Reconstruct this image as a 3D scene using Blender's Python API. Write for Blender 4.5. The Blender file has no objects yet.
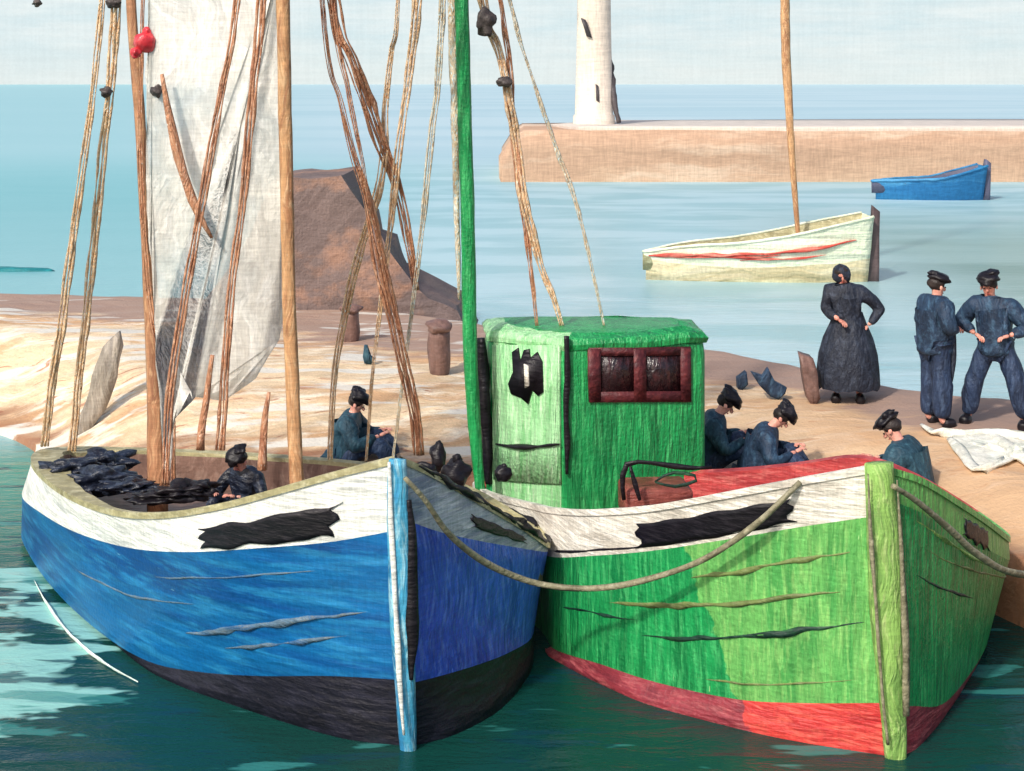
import bpy, bmesh, math, random
from mathutils import Vector, Matrix, noise
random.seed(7)
scene = bpy.context.scene
COL = scene.collection
F = 1500.0; HX = 512.0; HY = 82.0; CH = 4.8          # lens in pixels, horizon row, camera height above the water

def W(px, py, D):
    return Vector(((px-HX)*D/F, D, CH-(py-HY)*D/F))
def G(px, py, z):                                     # point of the level z seen at a pixel of the photograph
    return W(px, py, F*(CH-z)/(py-HY))

# ------------------------------------------------------------------ colour and paint
def lin(c):
    out = []
    for v in c:
        v = v/255.0
        out.append(v/12.92 if v <= .04045 else ((v+.055)/1.055)**2.4)
    return tuple(out)+(1.0,)

def paint(name, base, alt=None, alt2=None, stroke=(1,1,1), scale=6.0, bump=.35, rough=.5, uv=False, k=1.0,
          amt=.75, fleck=None, fleck_at=.66, spec=.35, wrap=.4, dab=.13, cut=None):
    """Oil-paint like surface: drawn out bristle streaks, blotches of the neighbouring tone, grain."""
    m = bpy.data.materials.new(name); m.use_nodes = True
    nt = m.node_tree; N = nt.nodes; L = nt.links
    bs = N['Principled BSDF']
    bs.inputs['Roughness'].default_value = rough
    bs.inputs['Specular IOR Level'].default_value = spec
    tc = N.new('ShaderNodeTexCoord')
    mp = N.new('ShaderNodeMapping'); mp.inputs['Scale'].default_value = tuple(s/k for s in stroke)
    mp.inputs['Location'].default_value = (random.uniform(0,9), random.uniform(0,9), random.uniform(0,9))
    src = tc.outputs['UV' if uv else 'Object']
    # bend the strokes so that they wander like a hand-held brush
    wn = N.new('ShaderNodeTexNoise'); wn.inputs['Scale'].default_value = 1.3/k; wn.inputs['Detail'].default_value = 2
    L.new(src, wn.inputs['Vector'])
    ad = N.new('ShaderNodeVectorMath'); ad.operation = 'MULTIPLY_ADD'
    ad.inputs[1].default_value = (wrap*k,)*3
    L.new(wn.outputs['Color'], ad.inputs[0]); L.new(src, ad.inputs[2])
    L.new(ad.outputs[0], mp.inputs['Vector'])
    n1 = N.new('ShaderNodeTexNoise'); n1.inputs['Scale'].default_value = scale
    n1.inputs['Detail'].default_value = 6; n1.inputs['Roughness'].default_value = .62
    L.new(mp.outputs[0], n1.inputs['Vector'])
    n2 = N.new('ShaderNodeTexNoise'); n2.inputs['Scale'].default_value = scale*.28
    n2.inputs['Detail'].default_value = 4; n2.inputs['Roughness'].default_value = .6
    L.new(mp.outputs[0], n2.inputs['Vector'])
    def ramp(a, b, node):
        r = N.new('ShaderNodeMapRange'); r.inputs['From Min'].default_value = a; r.inputs['From Max'].default_value = b
        r.inputs['To Max'].default_value = amt
        L.new(node.outputs[0], r.inputs[0]); return r
    def mix(f, a, b):
        x = N.new('ShaderNodeMix'); x.data_type = 'RGBA'
        L.new(f, x.inputs[0])
        for s, v in ((6, a), (7, b)):
            if isinstance(v, tuple): x.inputs[s].default_value = v
            else: L.new(v, x.inputs[s])
        return x.outputs[2]
    c0 = lin(base)
    c1 = lin(alt or tuple(v*.82 for v in base)); c2 = lin(alt2 or tuple(min(255, v*1.1+8) for v in base))
    if cut:                                                # shaded part of the side put into the colour, up to a ragged edge
        x0, slope, z0, o0, o1, o2 = cut
        so = N.new('ShaderNodeSeparateXYZ'); L.new(tc.outputs['Object'], so.inputs[0])
        e1 = N.new('ShaderNodeMath'); e1.operation = 'MULTIPLY_ADD'; e1.inputs[1].default_value = slope; L.new(so.outputs[2], e1.inputs[0]); L.new(so.outputs[0], e1.inputs[2])
        en = N.new('ShaderNodeTexNoise'); en.inputs['Scale'].default_value = 7; en.inputs['Detail'].default_value = 5; L.new(tc.outputs['Object'], en.inputs['Vector'])
        e2 = N.new('ShaderNodeMath'); e2.operation = 'MULTIPLY_ADD'; e2.inputs[1].default_value = .22; L.new(en.outputs[0], e2.inputs[0]); L.new(e1.outputs[0], e2.inputs[2])
        er = N.new('ShaderNodeMapRange'); v = x0+slope*z0+.11; er.inputs['From Min'].default_value = v-.008; er.inputs['From Max'].default_value = v+.008
        L.new(e2.outputs[0], er.inputs[0])
        c0, c1, c2 = (mix(er.outputs[0], lin(o), c) for o, c in ((o0, c0), (o1, c1), (o2, c2)))
    col = mix(ramp(.48, .60, n2).outputs[0], c0, c1)
    col = mix(ramp(.50, .64, n1).outputs[0], col, c2)
    if fleck:
        n3 = N.new('ShaderNodeTexNoise'); n3.inputs['Scale'].default_value = scale*2.2
        n3.inputs['Detail'].default_value = 5; L.new(mp.outputs[0], n3.inputs['Vector'])
        r3 = ramp(fleck_at, fleck_at+.03, n3); r3.inputs['To Max'].default_value = 1
        col = mix(r3.outputs[0], col, lin(fleck))
    # fine grain of the ground showing through the paint
    thr = []
    for sx in ((1,1,.1),(.1,.1,1)):
        tm = N.new('ShaderNodeMapping'); tm.inputs['Scale'].default_value = sx; L.new(tc.outputs['Object'], tm.inputs[0])
        ng = N.new('ShaderNodeTexNoise'); ng.inputs['Scale'].default_value = 46/k; ng.inputs['Detail'].default_value = 2; ng.inputs['Roughness'].default_value = .7
        L.new(tm.outputs[0], ng.inputs['Vector']); thr.append(ng.outputs[0])
    ta = N.new('ShaderNodeMath'); ta.operation = 'ADD'; L.new(thr[0], ta.inputs[0]); L.new(thr[1], ta.inputs[1])
    rg = N.new('ShaderNodeMapRange'); rg.inputs['From Min'].default_value = .72; rg.inputs['From Max'].default_value = 1.3
    rg.inputs['To Min'].default_value = .84; rg.inputs['To Max'].default_value = 1.18; L.new(ta.outputs[0], rg.inputs[0])
    # separate dabs of the brush, each a little lighter or darker and raised at its rim
    dn = N.new('ShaderNodeTexNoise'); dn.inputs['Scale'].default_value = scale*.9; dn.inputs['Detail'].default_value = 3; L.new(mp.outputs[0], dn.inputs['Vector'])
    dv = N.new('ShaderNodeVectorMath'); dv.operation = 'MULTIPLY_ADD'; dv.inputs[1].default_value = (1.1/scale,)*3
    L.new(dn.outputs['Color'], dv.inputs[0]); L.new(mp.outputs[0], dv.inputs[2])
    vo = N.new('ShaderNodeTexVoronoi'); vo.inputs['Scale'].default_value = scale*.8; L.new(dv.outputs[0], vo.inputs['Vector'])
    sv = N.new('ShaderNodeSeparateColor'); L.new(vo.outputs['Color'], sv.inputs[0])
    rv = N.new('ShaderNodeMapRange'); rv.inputs['To Min'].default_value = 1-dab; rv.inputs['To Max'].default_value = 1+dab; L.new(sv.outputs[0], rv.inputs[0])
    mm = N.new('ShaderNodeMath'); mm.operation = 'MULTIPLY'; L.new(rg.outputs[0], mm.inputs[0]); L.new(rv.outputs[0], mm.inputs[1])
    sc = N.new('ShaderNodeVectorMath'); sc.operation = 'SCALE'; L.new(col, sc.inputs[0]); L.new(mm.outputs[0], sc.inputs['Scale'])
    L.new(sc.outputs[0], bs.inputs['Base Color'])
    # relief: bristle furrows + weave grain
    gn = N.new('ShaderNodeTexNoise'); gn.inputs['Scale'].default_value = 30/k; gn.inputs['Detail'].default_value = 3
    L.new(tc.outputs['Object'], gn.inputs['Vector'])
    n4 = N.new('ShaderNodeTexNoise'); n4.inputs['Scale'].default_value = scale*1.5
    n4.inputs['Detail'].default_value = 3; L.new(mp.outputs[0], n4.inputs['Vector'])
    a1 = N.new('ShaderNodeMath'); a1.operation = 'MULTIPLY_ADD'; a1.inputs[1].default_value = .5
    L.new(gn.outputs[0], a1.inputs[0]); L.new(n4.outputs[0], a1.inputs[2])
    a2 = N.new('ShaderNodeMath'); a2.operation = 'MULTIPLY_ADD'; a2.inputs[1].default_value = .5
    L.new(vo.outputs['Distance'], a2.inputs[0]); L.new(a1.outputs[0], a2.inputs[2])
    bp = N.new('ShaderNodeBump'); bp.inputs['Strength'].default_value = bump; bp.inputs['Distance'].default_value = .022*k
    L.new(a2.outputs[0], bp.inputs['Height']); L.new(bp.outputs[0], bs.inputs['Normal'])
    return m

# ------------------------------------------------------------------ objects
def tag(o, label=None, cat=None, group=None, kind=None):
    if label: o['label'] = label
    if cat: o['category'] = cat
    if group: o['group'] = group
    if kind: o['kind'] = kind
    return o
def empty(name, loc, label, cat, group=None):
    o = bpy.data.objects.new(name, None); COL.objects.link(o); o.location = loc; o.empty_display_size = .2
    return tag(o, label, cat, group)
def mesh_obj(name, bm, mats, parent=None, smooth=True, base=None):
    """links ONE mesh object; vertices are given in world space, the origin goes to its parent's base (or base)"""
    if not isinstance(mats, (list, tuple)): mats = [mats]
    bm.normal_update()
    me = bpy.data.meshes.new(name)
    org = Vector(base) if base is not None else Vector((0,0,0))
    if parent is not None:
        org = ORG[parent.name]
    bmesh.ops.translate(bm, verts=bm.verts, vec=-org)
    bm.to_mesh(me); bm.free()
    for m in mats: me.materials.append(m)
    if smooth:
        for p in me.polygons: p.use_smooth = True
    o = bpy.data.objects.new(name, me); COL.objects.link(o)
    if parent is not None: o.parent = parent
    else: o.location = org
    ORG[o.name] = org
    return o
ORG = {}
def thing(name, loc, label, cat, group=None):
    o = empty(name, loc, label, cat, group); ORG[o.name] = Vector(loc); return o

# ------------------------------------------------------------------ curves and surfaces
def cat(p0, p1, p2, p3, t):
    return .5*((2*p1)+(-p0+p2)*t+(2*p0-5*p1+4*p2-p3)*t*t+(-p0+3*p1-3*p2+p3)*t*t*t)
def smooth_curve(pts, n):
    P = [Vector(p) for p in pts]
    if len(P) == 2: P = [P[0], (P[0]+P[1])/2, P[1]]
    dense = []
    for i in range(len(P)-1):
        a = P[i-1] if i else P[0]*2-P[1]
        d = P[i+2] if i+2 < len(P) else P[-1]*2-P[-2]
        for k in range(16): dense.append(cat(a, P[i], P[i+1], d, k/16))
    dense.append(P[-1])
    ln = [0]
    for i in range(1, len(dense)): ln.append(ln[-1]+(dense[i]-dense[i-1]).length)
    out = []; j = 0
    for k in range(n):
        s = ln[-1]*k/(n-1)
        while j < len(ln)-2 and ln[j+1] < s: j += 1
        q = (s-ln[j])/max(1e-9, ln[j+1]-ln[j])
        out.append(dense[j].lerp(dense[j+1], min(1, max(0, q))))
    return out

def add_tube(bm, pts, radii, sides=8, n=None, rag=.12, flat=1.0, mi=0, freq=9):
    """tapered tube with an uneven, hand-worked outline and closed ends"""
    n = n or max(6, int(6+sum((Vector(pts[i+1])-Vector(pts[i])).length for i in range(len(pts)-1))*5))
    C = smooth_curve(pts, n)
    if not isinstance(radii, (list, tuple)): radii = [radii, radii]
    rings = []
    seed = random.uniform(0, 90)
    for i, c in enumerate(C):
        t = i/(n-1)*(len(radii)-1); a = min(int(t), len(radii)-2); r = radii[a]+(radii[a+1]-radii[a])*(t-a)
        tn = (C[min(i+1, n-1)]-C[max(i-1, 0)]).normalized()
        up = Vector((0,1,0)) if abs(tn.y) < .9 else Vector((0,0,1))
        u = tn.cross(up).normalized(); v = tn.cross(u).normalized()
        ring = []
        for s in range(sides):
            an = 2*math.pi*s/sides
            rr = r*(1+rag*2*noise.noise(Vector((seed+c.z*freq/3, s*.9, c.x*freq/3))))
            ring.append(bm.verts.new(c+u*math.cos(an)*rr+v*math.sin(an)*rr*flat))
        rings.append(ring)
    for a, b in zip(rings, rings[1:]):
        for s in range(sides):
            f = bm.faces.new((a[s], a[(s+1)%sides], b[(s+1)%sides], b[s])); f.material_index = mi
    for r in (rings[0], rings[-1]):
        f = bm.faces.new(r); f.material_index = mi
    return bm
def tube(pts, radii, **k):
    bm = bmesh.new(); add_tube(bm, pts, radii, **k)
    bmesh.ops.recalc_face_normals(bm, faces=bm.faces); return bm
def rig(pix, D, r, **k):                              # spar or rope running through pixel points at distance D (a number or a list)
    n = len(pix)
    Ds = D if isinstance(D, (list, tuple)) else [D]*n
    if len(Ds) != n: Ds = [Ds[0]+(Ds[-1]-Ds[0])*i/(n-1) for i in range(n)]
    P = [W(x, y, d) for (x, y), d in zip(pix, Ds)]
    k.setdefault('flat', .6)
    return tube(P, r, **k)
def strands(pix, D, r):                                # a stay of several loosely laid ropes
    n = len(pix); Ds = D if isinstance(D, (list, tuple)) else [D]*n
    if len(Ds) != n: Ds = [Ds[0]+(Ds[-1]-Ds[0])*i/(n-1) for i in range(n)]
    r = list(r) if isinstance(r, (list, tuple)) else [r, r]
    bm = bmesh.new(); C = smooth_curve([W(x, y, d) for (x, y), d in zip(pix, Ds)], 60)
    m = max(r); cnt = 2 if m < .036 else 3 if m < .07 else 4
    for k in range(cnt):
        P_ = []; R_ = []
        for i, c in enumerate(C):
            t = i/59*(len(r)-1); a = min(int(t), len(r)-2); q = r[a]+(r[a+1]-r[a])*(t-a)
            o = (k-(cnt-1)/2)/cnt*1.7*q
            P_.append(c+Vector((o+.25*q*noise.noise(Vector((k*5, i*.22, 1))), .4*q*noise.noise(Vector((k*7, i*.2, 4))), 0)))
            R_.append(max(.004, q*(.72/cnt)*(1+1.1*noise.noise(Vector((k*9.3+c.x, i*.45, 2))))))
        add_tube(bm, P_, R_, sides=6, n=110, rag=.25, freq=20)
    bmesh.ops.recalc_face_normals(bm, faces=bm.faces)
    return bm
def blob(c, r, seed=0, rag=.25, sub=3, freq=1.6):
    bm = bmesh.new(); bmesh.ops.create_icosphere(bm, subdivisions=sub, radius=1)
    for v in bm.verts:
        q = 1+rag*2*noise.noise(v.co*freq+Vector((seed*3.1, seed, 0)))
        v.co = Vector((v.co.x*r[0]*q, v.co.y*r[1]*q, v.co.z*r[2]*q))+Vector(c)
    return bm
def join(*bms):
    out = bms[0]
    for b in bms[1:]:
        me = bpy.data.meshes.new('t'); b.to_mesh(me); b.free(); out.from_mesh(me); bpy.data.meshes.remove(me)
    return out
def slab(poly, thick, axis=None, rag=.0, cuts=0):
    """closed plate from a polygon of world points, thickened away from the viewer's side along axis"""
    bm = bmesh.new(); ax = Vector(axis or (0,1,0))*thick
    P = [Vector(p) for p in poly]
    a = [bm.verts.new(p) for p in P]; b = [bm.verts.new(p+ax) for p in P]
    bm.faces.new(a); bm.faces.new(b[::-1])
    for i in range(len(P)):
        j = (i+1)%len(P); bm.faces.new((a[i], b[i], b[j], a[j]))
    if cuts:
        bmesh.ops.triangulate(bm, faces=[f for f in bm.faces if len(f.verts) > 4])
        bmesh.ops.subdivide_edges(bm, edges=bm.edges[:], cuts=cuts, use_grid_fill=True)
    if rag:
        for v in bm.verts: v.co += rag*noise.noise_vector(v.co*2.3)
    bmesh.ops.recalc_face_normals(bm, faces=bm.faces)
    return bm
def box(cx, cy, cz, sx, sy, sz, rz=0, bev=.0, seg=2):
    bm = bmesh.new(); bmesh.ops.create_cube(bm, size=1)
    for v in bm.verts: v.co = Vector((v.co.x*sx, v.co.y*sy, v.co.z*sz))
    if bev: bmesh.ops.bevel(bm, geom=bm.edges[:], offset=bev, segments=seg, affect='EDGES', profile=.5)
    R = Matrix.Rotation(rz, 4, 'Z')
    for v in bm.verts: v.co = R @ v.co + Vector((cx, cy, cz))
    return bm

class Side:
    """one side of a hull: rows of curves (top to keel) from bow to stern"""
    def __init__(s, rows, n, centre):
        s.R = [smooth_curve(r, n) for r in rows]; s.n = n; s.c = Vector(centre)
    def at(s, u, v):
        v = min(max(v, 0), len(s.R)-1.0001); i = int(v); q = v-i
        def row(k):
            t = min(max(u, 0), .99999)*(s.n-1); j = int(t); return s.R[k][j].lerp(s.R[k][j+1], t-j)
        return row(i).lerp(row(i+1), q)
    def nrm(s, u, v):
        e = .01
        n = (s.at(u+e, v)-s.at(u-e, v)).cross(s.at(u, v+.1)-s.at(u, v-.1)).normalized()
        d = s.at(u, v)-s.c; d.z = 0
        return n if n.dot(d) > 0 else -n
    def grid(s, bm, v0, v1, nv, matf=lambda u, v, p: 0, uvl=None):
        V = [[bm.verts.new(s.at(i/(s.n-1), v0+(v1-v0)*k/nv)) for i in range(s.n)] for k in range(nv+1)]
        fs = []
        for k in range(nv):
            for i in range(s.n-1):
                f = bm.faces.new((V[k][i], V[k][i+1], V[k+1][i+1], V[k+1][i]))
                u = (i+.5)/(s.n-1); v = v0+(v1-v0)*(k+.5)/nv
                f.material_index = matf(u, v, f.calc_center_median())
                if f.normal.length == 0: f.normal_update()
                f.normal_update()
                if f.normal.dot(s.nrm(u, v)) < 0: f.normal_flip()
                if uvl:
                    for lp in f.loops: pass
                fs.append(f)
        return V
    def patch(s, u0, u1, v0, v1, off=.02, nu=24, nv=6, rag=.0):
        """raised board lying on the plating with an uneven outline"""
        bm = bmesh.new(); top = []; bot = []
        for k in range(nv+1):
            a = []; b = []
            for i in range(nu+1):
                fu = i/nu; fv = k/nv
                ju = rag*noise.noise(Vector((fv*4.7, u0*9, 3)))*(u1-u0); jv = rag*1.2*noise.noise(Vector((fu*6, v0*5, 8)))*(v1-v0)
                u = u0+(u1-u0)*fu+ju*(2*fu-1); v = v0+(v1-v0)*fv+jv*(2*fv-1)
                n = s.nrm(u, v); p = s.at(u, v)
                a.append(bm.verts.new(p+n*off)); b.append(bm.verts.new(p-n*.004))
            top.append(a); bot.append(b)
        for k in range(nv):
            for i in range(nu):
                bm.faces.new((top[k][i], top[k][i+1], top[k+1][i+1], top[k+1][i]))
                bm.faces.new((bot[k][i], bot[k+1][i], bot[k+1][i+1], bot[k][i+1]))
        for i in range(nu):
            bm.faces.new((top[0][i], bot[0][i], bot[0][i+1], top[0][i+1]))
            bm.faces.new((top[nv][i], top[nv][i+1], bot[nv][i+1], bot[nv][i]))
        for k in range(nv):
            bm.faces.new((top[k][0], top[k+1][0], bot[k+1][0], bot[k][0]))
            bm.faces.new((top[k][nu], bot[k][nu], bot[k+1][nu], top[k+1][nu]))
        bmesh.ops.recalc_face_normals(bm, faces=bm.faces)
        return bm
    def strake(s, u0, u1, v0, v1, r=.018):
        P = []
        for i in range(14):
            t = i/13; u = u0+(u1-u0)*t; v = v0+(v1-v0)*t
            v += .012*noise.noise(Vector((u*14, v*5, r*90))); P.append(s.at(u, v)+s.nrm(u, v)*-r*.25)
        return tube(P, [r*.2, r*.5, r*.9, r*.55, r*.85, r*.7, r*.2], rag=.5, n=60, freq=22)

# ------------------------------------------------------------------ materials
M = {}
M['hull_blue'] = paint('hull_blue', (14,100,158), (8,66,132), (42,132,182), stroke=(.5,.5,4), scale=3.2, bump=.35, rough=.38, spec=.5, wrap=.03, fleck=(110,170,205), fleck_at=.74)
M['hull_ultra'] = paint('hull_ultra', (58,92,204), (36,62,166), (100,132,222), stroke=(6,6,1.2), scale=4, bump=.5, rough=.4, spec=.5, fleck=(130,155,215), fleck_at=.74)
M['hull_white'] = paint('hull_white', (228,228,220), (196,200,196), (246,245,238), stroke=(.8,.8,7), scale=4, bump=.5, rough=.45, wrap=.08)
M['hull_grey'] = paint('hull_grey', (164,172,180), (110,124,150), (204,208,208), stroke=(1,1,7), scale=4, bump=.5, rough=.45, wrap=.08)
M['boot_black'] = paint('boot_black', (22,22,34), (14,14,24), (38,38,52), stroke=(.8,.8,4), scale=5, bump=.45, rough=.45, spec=.35, fleck=(100,104,108), fleck_at=.76, wrap=.08)
M['black'] = paint('black', (22,18,24), (14,12,18), (40,36,42), stroke=(1,1,5), scale=6, bump=.35, rough=.45, spec=.35, fleck=(110,108,108), fleck_at=.76, wrap=.08)
M['ink'] = paint('ink', (24,30,46), (14,18,30), (60,70,88), stroke=(1,1,2), scale=9, bump=.9, rough=.4, spec=.5, fleck=(120,120,120), fleck_at=.74)
M['stem_blue'] = paint('stem_blue', (74,162,196), (36,112,164), (172,216,224), stroke=(5,5,.6), scale=6, bump=.5)
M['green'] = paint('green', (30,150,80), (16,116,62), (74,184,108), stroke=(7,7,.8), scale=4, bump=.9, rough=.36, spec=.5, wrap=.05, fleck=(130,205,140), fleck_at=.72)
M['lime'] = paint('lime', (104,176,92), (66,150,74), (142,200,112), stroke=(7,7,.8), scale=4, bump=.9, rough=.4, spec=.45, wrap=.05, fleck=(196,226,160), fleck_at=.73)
G3 = ((30,150,80), (16,116,62), (74,184,108)); R3 = ((140,52,62), (104,40,52), (176,92,94))  # tones of the shaded stretch, painted into hull green and bottom red
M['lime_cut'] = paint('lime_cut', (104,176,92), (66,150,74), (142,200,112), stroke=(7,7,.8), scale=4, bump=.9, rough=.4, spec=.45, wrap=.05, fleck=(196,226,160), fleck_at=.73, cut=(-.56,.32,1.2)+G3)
M['red_cut'] = paint('red_cut', (204,62,58), (172,40,44), (226,100,84), stroke=(1,1,6), scale=5, bump=.6, cut=(-.26,.32,.4)+R3, wrap=.08)
M['stem_lime'] = paint('stem_lime', (144,186,96), (108,150,76), (184,206,132), stroke=(8,8,.8), scale=5, bump=.7)
M['mint'] = paint('mint', (162,218,160), (120,196,124), (202,236,192), stroke=(7,7,.8), scale=5, bump=.9, rough=.42, wrap=.05, fleck=(228,230,214), fleck_at=.70)
M['red'] = paint('red', (204,62,58), (172,40,44), (226,100,84), stroke=(1,1,6), scale=5, bump=.6, wrap=.08)
M['maroon'] = paint('maroon', (140,52,62), (104,40,52), (176,92,94), stroke=(1,1,6), scale=5, bump=.6, wrap=.08)
M['red_inner'] = paint('red_inner', (184,66,66), (146,46,50), (206,112,104), stroke=(1,1,5), scale=5, bump=.5, wrap=.08)
M['cream_white'] = paint('cream_white', (226,220,206), (186,178,164), (246,242,232), stroke=(1,1,6), scale=5, bump=.6, fleck=(120,96,84), fleck_at=.75, wrap=.08)
M['olive'] = paint('olive', (168,160,120), (138,130,96), (202,196,160), stroke=(2,2,4), scale=4, bump=.4)
M['deck_brown'] = paint('deck_brown', (124,96,84), (96,74,68), (156,130,116), stroke=(1.5,4,1), scale=4, bump=.5)
M['mast'] = paint('mast', (176,126,92), (140,94,70), (206,162,122), stroke=(7,7,.7), scale=5, bump=.45, fleck=(222,196,160), fleck_at=.72)
M['mast_orange'] = paint('mast_orange', (196,148,104), (156,106,74), (218,180,138), stroke=(7,7,.7), scale=5, bump=.45, fleck=(226,206,176), fleck_at=.72)
M['rope_brown'] = paint('rope_brown', (190,134,100), (156,102,76), (216,176,146), stroke=(6,6,1.2), scale=7, bump=.9, fleck=(218,206,190), fleck_at=.66)
M['rope_tan'] = paint('rope_tan', (228,190,148), (208,162,118), (234,212,184), stroke=(6,6,1.5), scale=7, bump=.9, fleck=(214,222,216), fleck_at=.60)
M['rope_pale'] = paint('rope_pale', (212,194,164), (194,166,130), (214,214,200), stroke=(6,6,1.5), scale=7, bump=.9, fleck=(198,216,216), fleck_at=.55)
M['hawser'] = paint('hawser', (136,130,104), (108,102,80), (164,158,132), stroke=(2,2,2), scale=9, bump=.6)
M['strake_grey'] = paint('strake_grey', (84,110,130), (44,88,132), (118,124,122), stroke=(1,1,4), scale=7, bump=.5)
M['strake_brown'] = paint('strake_brown', (112,126,72), (88,100,60), (130,136,92), stroke=(1,1,4), scale=7, bump=.5)
M['strake_dark'] = paint('strake_dark', (24,56,44), (18,36,34), (48,92,60), stroke=(1,1,4), scale=7, bump=.5)
M['sail'] = paint('sail', (230,226,216), (208,208,202), (244,242,236), stroke=(4,4,.9), scale=3, bump=.5, wrap=.8, rough=.6, fleck=(196,178,160), fleck_at=.74)
_b = M['sail'].node_tree.nodes['Principled BSDF']                 # thin worn cloth: some of the light goes straight through the weave
_n = M['sail'].node_tree.nodes.new('ShaderNodeTexNoise'); _n.inputs['Scale'].default_value = .9; _n.inputs['Detail'].default_value = 4
_r = M['sail'].node_tree.nodes.new('ShaderNodeMapRange'); _r.inputs['From Min'].default_value = .35; _r.inputs['From Max'].default_value = .65; _r.inputs['To Min'].default_value = .35; _r.inputs['To Max'].default_value = .9
_t = M['sail'].node_tree.nodes.new('ShaderNodeTexCoord'); _l = M['sail'].node_tree.links
_l.new(_t.outputs['Object'], _n.inputs['Vector']); _l.new(_n.outputs[0], _r.inputs[0]); _l.new(_r.outputs[0], _b.inputs['Alpha'])
M['red_ball'] = paint('red_ball', (214,52,62), (190,40,50), (232,92,96), scale=8, bump=.4, rough=.3, spec=.6)
M['pulley'] = paint('pulley', (74,66,64), (56,50,52), (100,92,88), scale=9, bump=.5)
M['pane'] = paint('pane', (44,28,32), (26,18,24), (74,40,42), stroke=(4,4,1), scale=6, bump=.7, rough=.25, spec=.6)
M['frame_maroon'] = paint('frame_maroon', (88,36,40), (62,26,32), (120,54,54), stroke=(2,2,2), scale=7, bump=.6)
M['navy'] = paint('navy', (38,58,82), (24,38,58), (64,94,120), stroke=(3,3,1.4), scale=6, bump=.8, rough=.6)
M['teal'] = paint('teal', (40,72,88), (26,50,64), (66,104,118), stroke=(3,3,1.4), scale=6, bump=.8, rough=.6)
M['coat_dark'] = paint('coat_dark', (36,42,56), (24,28,40), (60,68,84), stroke=(3,3,1.4), scale=6, bump=.8, rough=.6)
M['trouser'] = paint('trouser', (40,56,84), (28,38,58), (66,84,112), stroke=(4,4,1), scale=6, bump=.8, rough=.6)
M['skin'] = paint('skin', (222,156,138), (200,130,112), (234,180,160), scale=9, bump=.3)
M['hair'] = paint('hair', (44,36,34), scale=12, bump=.5)
M['rock'] = paint('rock', (118,102,98), (90,80,84), (158,122,102), stroke=(1,1,1.4), scale=1.6, bump=1.2, k=1.3, rough=.8)
M['pier'] = paint('pier', (198,168,142), (176,142,118), (214,192,170), stroke=(.25,.25,1.6), scale=1.4, bump=.6, dab=.06, k=4, rough=.8)
M['pier_top'] = paint('pier_top', (200,190,180), (184,168,158), (214,208,202), stroke=(.2,.2,1), scale=.6, bump=.4, k=4, rough=.8)
M['tower'] = paint('tower', (222,208,192), (204,188,172), (232,222,208), stroke=(2,2,.4), scale=.9, bump=.6, k=5, rough=.7)
M['tower_dark'] = paint('tower_dark', (76,70,72), scale=2, k=5, bump=.4)
M['row_pale'] = paint('row_pale', (224,230,202), (204,212,172), (240,242,222), stroke=(.4,.4,6), scale=2.2, bump=.9, k=2.4, wrap=.05)
M['row_ochre'] = paint('row_ochre', (214,200,162), (190,168,124), (230,220,192), stroke=(.4,.4,6), scale=2.2, bump=.7, k=2.4)
M['row_red'] = paint('row_red', (204,78,66), (184,60,54), (222,150,130), stroke=(.5,.5,5), scale=4, bump=.7, k=2.4)
M['row_dark'] = paint('row_dark', (96,80,80), (76,64,66), scale=4, k=2.4)
M['far_blue'] = paint('far_blue', (52,128,176), (32,98,150), (92,160,196), stroke=(.4,.4,4), scale=1.5, bump=.6, k=4)
M['far_dark'] = paint('far_dark', (92,92,112), (70,72,92), scale=2, k=4)
M['cloth_white'] = paint('cloth_white', (226,224,210), (198,204,190), (242,240,230), stroke=(2,2,3), scale=5, bump=.6)
M['plank'] = paint('plank', (156,146,134), (128,120,114), (184,172,158), stroke=(5,5,.8), scale=5, bump=.7, k=1.5)
M['bollard'] = paint('bollard', (122,94,86), (98,76,72), scale=5, bump=.7, k=1.5)
M['teal_float'] = paint('teal_float', (38,128,134), (28,102,112), scale=4, bump=.5, k=2)
M['foam'] = paint('foam', (214,226,216), (180,206,196), scale=6, bump=.6)
M['wood_red'] = paint('wood_red', (132,66,58), (96,58,44), (164,96,84), stroke=(1,1,4), scale=6, bump=.7)

# ------------------------------------------------------------------ sky, light, camera
SUN_EL = math.radians(40); SUN_AZ = math.radians(-146)      # from behind the left shoulder (azimuth from +Y towards +X)
w = bpy.data.worlds.new('World'); scene.world = w; w.use_nodes = True
nt = w.node_tree; bg = nt.nodes['Background']; sk = nt.nodes.new('ShaderNodeTexSky')
sk.sky_type = 'NISHITA'; sk.sun_disc = False; sk.sun_elevation = SUN_EL; sk.sun_rotation = SUN_AZ
sk.air_density = 1.0; sk.dust_density = 3.5; sk.ozone_density = 1.0
nt.links.new(sk.outputs[0], bg.inputs[0]); bg.inputs[1].default_value = .15
sd = bpy.data.lights.new('sun', 'SUN'); sd.energy = 2.6; sd.angle = math.radians(3); sd.color = (1, .955, .88)
so = bpy.data.objects.new('sun', sd); COL.objects.link(so)
sdir = Vector((math.sin(SUN_AZ)*math.cos(SUN_EL), math.cos(SUN_AZ)*math.cos(SUN_EL), math.sin(SUN_EL)))
so.rotation_euler = sdir.to_track_quat('Z', 'Y').to_euler()
so.location = sdir*50
cd = bpy.data.cameras.new('camera'); cam = bpy.data.objects.new('camera', cd); COL.objects.link(cam)
cam.location = (0, 0, CH); cam.rotation_euler = (math.pi/2, 0, 0)
cd.sensor_width = 36; cd.lens = 36*F/1024; cd.shift_y = -(385.5-HY)/1024; cd.clip_end = 12000; cd.clip_start = .1
scene.camera = cam
vs = scene.view_settings; vs.view_transform = 'Standard'; vs.look = 'None'; vs.gamma = 1; vs.exposure = .12

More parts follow.
